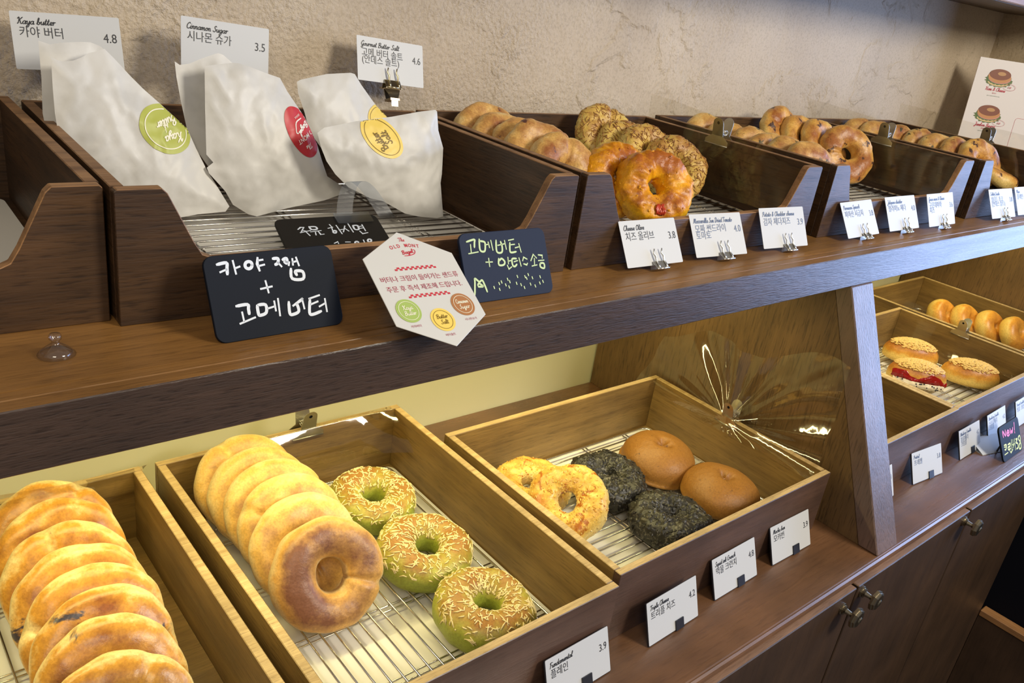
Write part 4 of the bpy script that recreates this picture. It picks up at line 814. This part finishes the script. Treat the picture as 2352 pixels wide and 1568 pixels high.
for x, y, yaw, le, nm, ko, pr, wh in [
    (.5420, .3960, .02, .34, 'Fundamental', ['플레인'], '3.9', 'white price card cut by the bottom picture edge, reading 3.9'),
    (.6984, .3993, .032, .34, 'Triple Cheese', ['트리플 치즈'], '4.2', 'white price card reading 4.2 on the counter, left of the card reading 4.8'),
    (.8322, .4080, .019, .376, 'Squid ink Crunch', ['먹물 크런치'], '4.8', 'white price card reading 4.8 on the counter below the black bagels'),
    (.9613, .4089, -.010, .379, 'Mocha bun', ['모카번'], '3.9', 'white price card reading 3.9 on the counter nearest the divider'),
    (1.2100, .4100, 0, .38, 'Cookie', ['쿠키'], '3.3', 'white price card half hidden by the divider post'),
    (1.3685, .4055, -.086, .399, 'Pretzel', ['프레첼'], '3.8', 'white price card standing flat right of the divider post, below the empty tray'),
    (1.5411, .4063, .018, .383, 'Blueberry Crumble', ['블루베리', '크럼블'], '4.2', 'white price card below the jam bun tray, left of the leaning one'),
    (1.6680, .4080, .03, .383, 'Strawberry Crumble', ['스트로베리', '크럼블'], '4.2', 'white price card partly covered by the small black board'),
    (1.8000, .4060, .03, .383, 'Peanut Crumble', ['땅콩 크럼블'], '4.2', 'white price card at the right picture edge behind the small black board')]:
    price_card(x, y, yaw, le, nm, ko, pr, ZC + .0020, 'black', wh, w_=.092, ink=INK if x < 1 else INKB, group=G3)

def blackboard(label, x, y, z, yaw, lean, w_, h_, sets, roll=0.0, mt=None, foot=True, wd=2.0):
    t = empty('chalkboard', label, 'sign'); t.matrix_world = frame((x, y, z), yaw, lean, roll)
    m = MB(); m.prism(rrect(w_, h_, .0075, 6), -.0032, 0, 2); m.build('board', mt or CHALKB, t, bevel=.0004)
    for nm, key, mk, k in sets:
        l = MB()
        for st in HAND[key]: l.stroke([(a / 1000, b / 1000) for a, b in st], wd * k / 1000, .0003, 0, len(st) > 3)
        l.build(nm, mk, t)['kind'] = 'stuff'
    if foot:
        s, c = math.sin(lean), math.cos(lean)
        d = Vector((0, -s, -c)); a = Vector((0, h_ * .62, -.0033)); e = Vector((0, 0, -.0033)) + d * .045 + Vector((0, .001, 0))
        m = MB(); m.tube([a + Vector((-.012, 0, 0)), e + Vector((-.020, 0, 0)), e + Vector((.020, 0, 0)), a + Vector((.012, 0, 0))], .0016, 6); m.build('wire_foot', BLACKP, t)
    return t
blackboard('black board with white handwriting and a plus sign, leaning at the upper shelf front', .2661, .5375, ZU + .0005, .012, .474, .1033, .0640, [('chalk_lettering', 'B1', CHW, 1.05)], wd=2.3)
blackboard('dark blue black board with lime handwriting and a dotted drawing, right of the hexagonal card', .4930, .5348, ZU + .0005, -.032, .493, .1004, .0635, [('chalk_lettering', 'B2', CHG, .95)], wd=1.9, mt=plain('chalkboard_blue', (.014, .022, .050), .6, 0, .15))
b3 = blackboard('dark grey board with white handwriting lying on the wire rack before the paper bags', .3720, .6350, FU + .0140, -.358, 1.30, .10, .064, [('chalk_lettering', 'B3', CHW, .95)], .177, CHALKG, False)
blackboard('small black board with pink and yellow handwriting at the right end of the counter', 1.6183, .3595, ZC + .0005, .031, .487, .0972, .0634, [('pink_lettering', 'N', CHP, 1.7), ('exclamation_mark', 'Ne', CHP, 2.2), ('yellow_lettering', 'Ny', CHY, 1.5)])
# clear plastic tag and strap on the grey board
t = empty('clear_tag', 'clear plastic tag with a looped strap lying on the dark grey board', 'tag'); t.matrix_world = frame((.3720, .6350, FU + .0140), -.358, 1.30, .177)
m = MB(); m.prism(rrect(.036, .018, .002, 3, .008, .049), .0008, .0016, 2); m.build('tag_plate', FROST, t)
def strap(a, b):
    s = a * 3.3; x = .019 + .040 * (a ** 1.4) + (b - .5) * .016; y = .064 + .022 * math.sin(min(s, math.pi)) - .012 * a; z = .002 + .026 * math.sin(a * math.pi)
    return Vector((x, y, z))
o = obj('strap', grid_mesh(strap, 24, 3), FROST, t, smooth=True)
# hexagonal card
t = empty('hexagonal_card', 'white hexagonal card with red writing and three round badges, leaning over the shelf edge', 'sign')
t.matrix_world = frame((.3764, .5138, 1.2775), .1065, .9995, -.0889)
Wx, Sx, Ax = .090, .0655, .0254
P = [(-Wx / 2, -Sx / 2), (0, -Sx / 2 - Ax), (Wx / 2, -Sx / 2), (Wx / 2, Sx / 2), (0, Sx / 2 + Ax), (-Wx / 2, Sx / 2)]
m = MB(); m.prism(P, -.0008, 0, 2); m.build('card', CARDB, t, bevel=.0003)
l = MB(); script(l, 'The', 0.0, .0478, .0019, .20, .0003, 0, .2, .9, 'CENTER')
for i, ch in enumerate('OLD MONT'):
    a = (i - 3.5) / 3.5; v_x = a * .0130
    put_text(l, ch, v_x, .0418 - .0014 * a * a, .0037, .0003, 0, 'CENTER', sx=.82, rot=-.16 * a, bold=.012)
script(l, 'Bagel', 0.0, .0350, .0018, .36, .0003, 0, .2, 1.2, 'CENTER', rot=.12)
l.stroke([(-.0045, .0328), (.001, .0330), (.0062, .0345), (.0080, .0372), (.0072, .0388)], .0007, .0003)
for yy in (.0194, -.0080):
    for i in range(17):
        for j in range(2):
            if (i + j) % 2 == 0 or (j == 1 and i == 0):
                x0 = -.0207 + i * .00242; y0 = yy + (0 if j == 0 else .0016) - .0010
                if (i + j) % 2 == 0: l.box((x0, y0, .0002), (x0 + .00242, y0 + .0017, .0003))
l.build('red_print', RED, t)['kind'] = 'stuff'
l = MB(); put_text(l, '버터나 크림이 들어가는 샌드류', 0, .0082, .0046, .0003, 0, 'CENTER', sx=.97)
put_text(l, '주문 후 즉석 제조해 드립니다.', 0, -.0015, .0046, .0003, 0, 'CENTER', sx=.97)
put_text(l, '카야버터', -.0275, -.0362, .0020, .0003, 0, 'CENTER', sx=1.0); put_text(l, '버터솔트', 0, -.0480, .0020, .0003, 0, 'CENTER'); put_text(l, '시나몬슈가', .0275, -.0362, .0020, .0003, 0, 'CENTER')
l.build('dark_red_print', REDD, t)['kind'] = 'stuff'
for nm, cx, cy, mb_, mi, a, b in (('green_badge', -.0275, -.0205, GREEN2, CREAMI, 'Kaya', 'Butter'), ('yellow_badge', 0, -.0325, YELL, DKGOLD, 'Butter', 'Salt'), ('brown_badge', .0270, -.0205, BROWNP, CREAMI, 'Cinnamon', 'Sugar')):
    d = MB(); d.disc((cx, cy), .0112, .0003, 36); o = d.build(nm, mb_, t)
    d = MB(); d.ring((cx, cy), .0090, .0090, .0004, .0005); sx = .75 if len(a) > 7 else 1
    script(d, a, cx, cy + .0012, .0019, .26, .0005, 0, .2, sx, 'CENTER'); script(d, b, cx, cy - .0042, .0019, .26, .0005, 0, .2, 1, 'CENTER'); d.build('badge_lettering', mi, o)['kind'] = 'stuff'
m = MB(); m.box((-.008, -.0090, -.026), (.008, .0040, -.0012)); m.build('card_support', BLACKP, t)

# ================================================================ PAPER BAGS
def inside(p, poly):
    c = False; j = len(poly) - 1
    for i in range(len(poly)):
        a, b = poly[i], poly[j]
        if (a[1] > p[1]) != (b[1] > p[1]) and p[0] < (b[0] - a[0]) * (p[1] - a[1]) / (b[1] - a[1]) + a[0]: c = not c
        j = i
    return c
def edge_d(p, poly):
    best = 9
    for i in range(len(poly)):
        a, b = poly[i - 1], poly[i]; dx, dy = b[0] - a[0], b[1] - a[1]; L = dx * dx + dy * dy or 1e-12
        t_ = max(0, min(1, ((p[0] - a[0]) * dx + (p[1] - a[1]) * dy) / L)); d = math.hypot(p[0] - a[0] - t_ * dx, p[1] - a[1] - t_ * dy)
        best = min(best, d)
    return best
class Sheet:
    """a puffed paper sheet: outline in (x, z), leaning plane y = yb + k (z - zb), bulging towards -y"""
    def __init__(s, key, yb, yt, bulge, seed, centre, spread=.05, crease=.0014):
        s.poly = BAG[key]; s.k = (yt - yb) / .145; s.yb = yb; s.b = bulge; s.seed = seed; s.c = centre; s.sp = spread; s.cr = crease
    def h(s, x, z):
        d = edge_d((x, z), s.poly) if inside((x, z), s.poly) else 0
        e = 1 - math.exp(-d / .020); g = math.exp(-((x - s.c[0]) ** 2 + (z - s.c[1]) ** 2) / (2 * s.sp ** 2))
        n1 = noise.noise(Vector((x * 38 + s.seed, z * 24 + x * 14, s.seed))); n2 = noise.noise(Vector((x * 75 - z * 50, z * 60 + x * 30, s.seed + 4)))
        n3 = noise.noise(Vector((x * 150, z * 130, s.seed + 7)))
        return e * (s.b * (.35 + .65 * g)) + min(1, d / .006) * (s.cr * (1 - abs(n1) * 3.0) + s.cr * .7 * (.5 - abs(n2) * 1.6) + .00035 * n3)
    def at(s, x, z, off=0.0):
        y = s.yb + s.k * (z - 1.265); return Vector((x, y - s.h(x, z) - off, z - s.h(x, z) * s.k * .5 + off * s.k))
def sheet_obj(s, name, par, step=.0032, back=False):
    pts = []; n = len(s.poly)
    for i in range(n):
        a, b = s.poly[i], s.poly[(i + 1) % n]; L = math.hypot(b[0] - a[0], b[1] - a[1]); k = max(1, int(L / step))
        for q in range(k): pts.append(Vector((a[0] + (b[0] - a[0]) * q / k, a[1] + (b[1] - a[1]) * q / k)))
    ne = len(pts); edges = [(i, (i + 1) % ne) for i in range(ne)]
    x0 = min(p.x for p in pts); x1 = max(p.x for p in pts); z0 = min(p.y for p in pts); z1 = max(p.y for p in pts)
    j = 0; z = z0
    while z < z1:
        x = x0 + (step / 2 if j % 2 else 0)
        while x < x1:
            if inside((x, z), s.poly) and edge_d((x, z), s.poly) > step * .45: pts.append(Vector((x, z)))
            x += step
        z += step * .87; j += 1
    r = delaunay_2d_cdt(pts, edges, [], 1, 1e-6)
    v = [s.at(p.x, p.y) if not back else Vector((p.x, s.yb + s.k * (p.y - 1.265) + .004 * (1 - math.exp(-edge_d((p.x, p.y), s.poly) / .01)), p.y)) for p in r[0]]
    return obj(name, mesh(name, v, [tuple(f) for f in r[2]]), PAPER, par, smooth=True)
def on_sheet(s, mb, name, mt, par, off):
    mb2 = MB(); mb2.v = [s.at(p.x, p.y, off + p.z) for p in mb.v]; mb2.f = mb.f; mb2.m = mb.m
    return mb2.build(name, mt, par, smooth=True)
def sticker(s, par, c, a, b, rot, mt, clipz=None):
    """round label stuck on the paper: a, b = half axes in the (x, z) plane"""
    mb = MB(); N = 72; R_ = 12; ca, sa = math.cos(rot), math.sin(rot)
    def P(r, t): x, y = a * r * math.cos(t), b * r * math.sin(t); return Vector((c[0] + x * ca - y * sa, c[1] + x * sa + y * ca, 0))
    mb.v = [P(0, 0)] + [P((i + 1) / R_, 2 * math.pi * q / N) for i in range(R_) for q in range(N)]
    for q in range(N): mb.f.append((0, 1 + q, 1 + (q + 1) % N)); mb.m.append(0)
    for i in range(R_ - 1):
        for q in range(N): mb.f.append((1 + i * N + q, 1 + (i + 1) * N + q, 1 + (i + 1) * N + (q + 1) % N, 1 + i * N + (q + 1) % N)); mb.m.append(0)
    mb.v = [p for p in mb.v]
    for p in mb.v:                                   # the label stops at the folded edge of the paper
        k = 0
        while not inside((p.x, p.y), s.poly) and k < 200:
            p.x += (s.c[0] - p.x) * .02; p.y += (s.c[1] - p.y) * .02; k += 1
    return on_sheet(s, mb, 'sticker', mt, par, .0005)
def ringline(s, par, c, a, b, rot, wd, mt, st):
    mb = MB(); mb.ring((0, 0), a, b, wd, 0, 60); ca, sa = math.cos(rot), math.sin(rot)
    mb.v = [Vector((c[0] + p.x * ca - p.y * sa, c[1] + p.x * sa + p.y * ca, 0)) for p in mb.v]
    keep = [inside((p.x, p.y), s.poly) for p in mb.v]; mb.f = [f for f in mb.f if all(keep[i] for i in f)]; mb.m = [0] * len(mb.f)
    return mb
def clipf(s, mb):
    keep = [inside((p.x, p.y), s.poly) and edge_d((p.x, p.y), s.poly) > .0006 for p in mb.v]; mb.f = [f for f in mb.f if all(keep[i] for i in f)]; mb.m = [0] * len(mb.f)
GB = 'white paper bags standing in the upper crate'
# bag 1
t = empty('paper_bag', 'white paper bag with a green round sticker, leftmost in the crate', 'paper bag', group=GB)
s1 = Sheet('bag1f', .770, .815, .011, 1.0, (.255, 1.315)); s1b = Sheet('bag1b', .790, .835, .002, 2.0, (.2, 1.36), crease=.001)
sheet_obj(s1, 'front_sheet', t); sheet_obj(s1b, 'back_sheet', t, .0045)
k_ = sheet_obj(s1, 'rear_sheet', t, .006, True)
c = (.2670, 1.3455); st = sticker(s1, t, c, .0245, .0195, -.35, GREEN)
mb = ringline(s1, t, c, .0200, .0158, -.35, .0009, CREAMI, st)
script(mb, 'Kaya', c[0] + .0058, c[1] - .0045, .0034, .34, 0, 0, .2, 1.0, 'CENTER', rot=math.radians(190)); script(mb, 'Butter', c[0] + .0010, c[1] + .0082, .0034, .34, 0, 0, .2, 1.0, 'CENTER', rot=math.radians(196))
for q in (-.0010, 0, .0010): mb.stroke([(c[0] + q - .001, c[1] + .0055), (c[0] + q - .001, c[1] + .0028)], .0005)
mb.stroke([(c[0] - .001, c[1] + .0030), (c[0] - .0005, c[1] - .0025)], .0010); mb.stroke([(c[0] - .0026, c[1] + .0030), (c[0] + .0006, c[1] + .0028)], .0009)
clipf(s1, mb); on_sheet(s1, mb, 'sticker_lettering', CREAMI, st, .0010)
# bag 2
t = empty('paper_bag', 'white paper bag with a red oval sticker, in the middle of the crate', 'paper bag', group=GB)
s2 = Sheet('bag2f', .768, .805, .013, 5.0, (.365, 1.315)); s2b = Sheet('bag2b', .795, .83, .002, 6.0, (.32, 1.36), crease=.001)
sheet_obj(s2, 'front_sheet', t); sheet_obj(s2b, 'back_sheet', t, .0045); sheet_obj(s2, 'rear_sheet', t, .006, True)
c = (.3990, 1.3440); st = sticker(s2, t, c, .0265, .0150, -1.02, REDS)
mb = MB(); rr = math.radians(205)
put_text(mb, 'OLD MONT', c[0] + .0060, c[1] - .0012, .0048, 0, 0, 'CENTER', sx=.80, rot=rr, bold=.012)
script(mb, 'The', c[0] + .0065, c[1] - .0115, .0022, .26, 0, 0, .2, 1, 'CENTER', rot=rr); script(mb, 'Bagel', c[0] + .0010, c[1] + .0055, .0026, .40, 0, 0, .2, 1, 'CENTER', rot=math.radians(222))
mb.stroke([(c[0] + .0010, c[1] + .0128), (c[0] - .0060, c[1] + .0095), (c[0] - .0072, c[1] + .0010), (c[0] - .0050, c[1] - .0002)], .0011); put_text(mb, 'SEOUL', c[0] - .0040, c[1] + .0155, .0018, 0, 0, 'CENTER', rot=rr)
clipf(s2, mb); on_sheet(s2, mb, 'sticker_lettering', WHITEI, st, .0010)
# bags 3
t = empty('paper_bag', 'white paper bag standing behind the right one, its yellow sticker half covered', 'paper bag', group=GB)
s3 = Sheet('bag3a', .80, .84, .012, 9.0, (.46, 1.33)); sheet_obj(s3, 'front_sheet', t); sheet_obj(s3, 'rear_sheet', t, .006, True)
c = (.5110, 1.3520); st = sticker(s3, t, c, .0150, .0130, 0, YELL); mb = ringline(s3, t, c, .0125, .0105, 0, .0004, DKGOLD, st); clipf(s3, mb); on_sheet(s3, mb, 'sticker_lettering', DKGOLD, st, .0010)
t = empty('paper_bag', 'white paper bag with a yellow round sticker, slumped against the right crate side', 'paper bag', group=GB)
s4 = Sheet('bag3b', .725, .76, .015, 12.0, (.485, 1.315)); sheet_obj(s4, 'front_sheet', t); sheet_obj(s4, 'rear_sheet', t, .006, True)
c = (.4660, 1.3490); st = sticker(s4, t, c, .0245, .0165, -.50, YELL); mb = ringline(s4, t, c, .0208, .0138, -.50, .0005, DKGOLD, st)
script(mb, 'Butter', c[0] - .0010, c[1] - .0020, .0036, .28, 0, 0, .2, .9, 'CENTER', rot=math.radians(128)); script(mb, 'Salt', c[0] + .0075, c[1] + .0010, .0036, .28, 0, 0, .2, .9, 'CENTER', rot=math.radians(118))
clipf(s4, mb); on_sheet(s4, mb, 'sticker_lettering', DKGOLD, st, .0010)

# ================================================================ FILMS, CLIPS, SMALL THINGS
def film(label, fn, nu, nv, mt=None):
    o = obj('clear_film', grid_mesh(fn, nu, nv, 'clear_film'), mt or FILM, smooth=True); tag(o, label, 'plastic film'); return o
def clip(label, x, y, z, yaw, T=.0095, m=None, s=1.0):
    """flat bulldog clip gripping the top of a board that runs along local x"""
    m = m or STEEL2
    t = empty('bulldog_clip', label, 'clip', (x, y, z), (0, 0, yaw))
    for sg in (-1, 1):
        y0 = sg * (T / 2 + .0018); mb = MB(); n = 10
        front = []
        out = [(-.0105, .004), (-.0095, .022)] + [(-.0095 * math.cos(math.pi * q / n), .022 + .0085 * math.sin(math.pi * q / n)) for q in range(1, n)] + [(.0095, .022), (.0105, .004), (.0215, -.003), (.0215, -.0095), (-.0215, -.0095), (-.0215, -.003)]
        def yy(zz): return y0 + sg * (max(0, zz) * .22 + (.0006 if zz < 0 else 0))
        a = [Vector((px * s, yy(pz * s), pz * s)) for px, pz in out]; b = [p + Vector((0, sg * .0007, 0)) for p in a]; k = len(a)
        mb.v = a + b; mb.f = [tuple(range(k)), tuple(reversed(range(k, 2 * k)))] + [(i, i + k, (i + 1) % k + k, (i + 1) % k) for i in range(k)]; mb.m = [0] * len(mb.f)
        o = mb.build('clip_plate', m, t)
        d = MB(); d.v = [Vector((.0024 * s * math.cos(q * math.pi / 6), yy(.023 * s) + sg * (.0009 + .22 * .0024 * math.sin(q * math.pi / 6)), .023 * s + .0024 * s * math.sin(q * math.pi / 6))) for q in range(12)]; d.f = [tuple(range(12))]; d.m = [0]
        d.build('dark_hole_disc', DARKV, o)  # black disc paints the dark of a hole; the plate itself is solid
        e = MB(); e.tube([(-.0215 * s, y0 + sg * .001, -.0095 * s), (.0215 * s, y0 + sg * .001, -.0095 * s)], .0011, 6); e.build('jaw_roll', m, o, smooth=True)
    c = MB(); pts = []
    for q in range(64): a = q * .8; pts.append((-.0085 + .017 * q / 63, .0042 * math.cos(a), .0085 + .0036 * math.sin(a)))
    c.tube(pts, .0007, 5); c.build('spring', STEEL, t, smooth=True)
    return t
# upper films stand on the right side boards and hang down inside them
for xs, y0, y1, zt0, zt1, lab, cx, cy, cl, sk in [
    (1.0360, .585, .868, 1.3690, 1.3840, 'clear film clipped over the side of the crate with the olive and tomato bagels', 1.0350, .735, 'steel bulldog clip holding film beside the cheddar bagels, leftmost of the upper clips', -.024),
    (1.5050, .580, .880, 1.3720, 1.3860, 'clear film clipped over the side of the crate with the spinach bagels', 1.5040, .722, 'steel bulldog clip above the right side of the spinach bagel crate', -.016),
    (1.8720, .570, .880, 1.3720, 1.3860, 'clear film at the crate farthest right, before the menu poster', 1.8713, .690, 'steel bulldog clip nearest the menu poster', -.010)]:
    def fn(a, b, xs=xs, y0=y0, y1=y1, zt0=zt0, zt1=zt1, sk=sk):
        y = y0 + (y1 - y0) * a; x_in = xs - TB - .0030 - (y - .57) * math.sin(sk) * 0 ; top = zt0 + (zt1 - zt0) * a
        z = 1.272 + (top - 1.272) * b + .0010 * math.sin(a * 9)
        x = x_in - .0035 - .010 * (1 - b) ** 2 - .010 * max(0, b - .72) ** 1.0 + .0012 * math.sin(a * 7 + b * 4)
        x += (y - .575) * .020
        return Vector((x, y, z))
    film(lab, fn, 30, 14)
    clip(cl, cx, cy, 1.3462, math.pi / 2 + sk, s=.95)
# lower films
def fn(a, b):
    x = .335 + .245 * a; e = max(0, a - .8) / .2
    if b < .25: q = b / .25; return Vector((x, .8535 - .006 * q - .010 * e, .935 + .018 * q))
    q = (b - .25) / .75
    return Vector((x + .010 * e * q, .8450 - .022 * q - .030 * e * q - .004 * math.sin(q * 3.0), .953 - .052 * q + .004 * math.sin(a * 8) * q))
film('clear film hanging inside the back of the middle tray, catching bright reflections', fn, 40, 20)
clip('steel bulldog clip on the back board of the middle tray', .4560, .8520, .9466, 0, s=1.0)
film('clear film standing up behind the blueberry bagel tray', lambda a, b: Vector((-.07 + .315 * a, .842 - .030 * b * b + .004 * math.sin(a * 6), .925 + .055 * b + .004 * math.sin(a * 5) * b)), 40, 14)
def cel(a, b):
    y = .445 + .335 * a; top = 1.098 - .075 * a + .012 * math.sin(a * 11); z = .930 + (top - .930) * b
    dy, dz = y - .600, z - .945; r = math.hypot(dy, dz); ph = math.atan2(dz, dy)
    fold = (.0085 * abs(math.sin(4.5 * ph + 1.2 * math.sin(ph * 2.2))) + .003 * math.sin(17 * ph)) * min(1, r / .05)
    x = 1.0330 + .020 * b + fold + .010 * N3((a, b, .3), 2.6, 4) * b
    x = min(x, 1.0722)
    return Vector((x - .0135 * (1 - b) ** 3, y - .02 * b * (a - .5), z))
film('crumpled clear cellophane standing up from the wide tray beside the divider', cel, 110, 60, FILMC)
clip('bulldog clip pinching the crumpled cellophane on the wide tray', 1.0405, .6020, .9466, math.pi / 2, m=STEEL, s=.95)
film('clear film clipped along the side of the tray with the crumble buns', lambda a, b: Vector((1.894 + .004 * math.sin(a * 7) - .016 * (1 - b) ** 2, .455 + .29 * a, .895 + .075 * b + .003 * math.sin(a * 9))), 30, 12)
clip('steel bulldog clip between the bun trays on the right', 1.9090, .6120, .9466, math.pi / 2, s=.95)
# suction cup
m = MB(); m.lathe([(.0003, .0150), (.0032, .0152), (.0040, .0138), (.0040, .0118), (.0026, .0106), (.0024, .0088), (.0036, .0078), (.0062, .0060), (.0092, .0036), (.0118, .0006), (.0112, .0004), (.0085, .0028), (.0050, .0048), (.0003, .0056)], 28, 0, close=False)
o = m.build('suction_cup', CLEARP, None, (.1146, .5609, ZU + .0003), smooth=True); tag(o, 'small clear plastic suction cup lying on the upper shelf at the left', 'suction cup')
# folded white card behind the small board
m = MB(); m.add([(1.560, .392, ZC + .0012), (1.640, .372, ZC + .0012), (1.650, .408, ZC + .0150), (1.572, .425, ZC + .0150)], [(0, 1, 2, 3)]); m.add([(1.560, .392, ZC + .0006), (1.640, .372, ZC + .0006), (1.655, .440, ZC + .0008), (1.580, .455, ZC + .0008)], [(0, 1, 2, 3)])
o = m.build('folded_paper', CARD); tag(o, 'folded white paper lying behind the small black board', 'paper'); sd = o.modifiers.new('solid', 'SOLIDIFY'); sd.thickness = .0005
# menu poster leaning in the corner
t = empty('menu_poster', 'white menu poster with pictures of filled bagels, leaning in the right corner', 'poster')
yaw, lean, hp = -.8, .13, .2565
ux, nx = Vector((math.cos(yaw), math.sin(yaw), 0)), Vector((math.sin(yaw), -math.cos(yaw), 0)); vv = Vector((0, 0, 1)) * math.cos(lean) - nx * math.sin(lean)
o_ = Vector((2.150, .8677, 1.5014)) - vv * hp; t.matrix_world = frame(o_, yaw, lean)
m = MB(); m.box((0, 0, -.002), (.185, hp, 0)); m.build('poster_sheet', plain('poster_white', (.74, .69, .68), .45), t)
def sandwich(cx, cy, s):
    import random as _r; r = _r.Random(int(cy * 1e4))
    g = MB(); k = []
    for q in range(36):
        a = 2 * math.pi * q / 36; w_ = 1 + .10 * math.sin(q * 2.7) + .05 * r.random(); k.append(Vector((cx + .030 * s * w_ * math.cos(a), cy - .0060 * s + .0145 * s * w_ * math.sin(a), .0004)))
    g.v = k; g.f = [tuple(range(36))]; g.m = [0]; g.build('lettuce_picture', plain('lettuce_print', (.10, .16, .03), .5), t)
    g = MB(); g.disc((cx, cy - .0105 * s), .0235 * s, .0006, 30, ry=.0085 * s); g.build('lower_bun_picture', plain('bun_base_print', (.70, .50, .24), .5), t)
    g = MB()
    for q in range(9): a = math.pi * (1.06 + .88 * q / 8); g.disc((cx + .024 * s * math.cos(a), cy - .001 * s + .0115 * s * math.sin(a)), .0052 * s, .0008 + q * 2e-5, 9, ry=.0040 * s)
    g.build('leaf_picture', plain('leaf_print', (.07, .15, .03), .5), t)
    g = MB(); g.disc((cx + .001, cy - .0010 * s), .0262 * s, .0011, 32, ry=.0125 * s); g.build('ham_picture', plain('ham_print', (.60, .24, .20), .5), t)
    g = MB(); g.disc((cx, cy + .0020 * s), .0262 * s, .0013, 32, ry=.0135 * s); g.build('crust_picture', plain('crust_print', (.55, .24, .07), .5), t)
    g = MB(); g.disc((cx, cy + .0070 * s), .0245 * s, .0015, 32, ry=.0120 * s); g.build('bun_top_picture', plain('bun_top_print', (.20, .045, .010), .5), t)
    g = MB(); g.disc((cx + .003 * s, cy + .0090 * s), .0095 * s, .0017, 24, ry=.0042 * s); g.build('bun_hole_picture', plain('bun_hole_print', (.50, .26, .09), .5), t)
sandwich(.0545, hp - .0395, 1.0); sandwich(.0535, hp - .1210, 1.0)
l = MB()
for cy, nm in ((hp - .0395, 'Ham & Cheese'), (hp - .1210, 'Jambon Beurre')):
    script(l, nm, .053, cy - .0300, .0036, .34, .0004, 0, .25, .95, 'CENTER'); l.ring((.083, cy - .0180), .0140, .0072, .0005, .0020, 36)
    put_text(l, '5.8' if cy > .2 else '6.8', .083, cy - .0202, .0044, .0021, 0, 'CENTER', bold=.01)
put_text(l, '햄치즈', .053, hp - .0760, .0026, .0004, 0, 'CENTER'); put_text(l, '잠봉뵈르', .053, hp - .1570, .0026, .0004, 0, 'CENTER')
pts = [(a + .118, b) for a, b in rrect(.075, .075, .006, 4, 0, .060)]
for i in range(len(pts)): l.stroke([pts[i], pts[(i + 1) % len(pts)]], .0009, .0004, 0, False)
l.build('red_lettering', plain('poster_red', (.50, .04, .07), .5), t)
l = MB(); put_text(l, '햄,치즈,양상추,토마토,머스타드', .053, hp - .0820, .0017, .0004, 0, 'CENTER'); put_text(l, '잠봉,버터,루꼴라,머스타드', .053, hp - .1625, .0017, .0004, 0, 'CENTER'); l.build('small_lettering', plain('poster_green', (.08, .16, .10), .5), t)
print('TRIS', sum(len(o.data.polygons) for o in bpy.data.objects if o.type == 'MESH'))
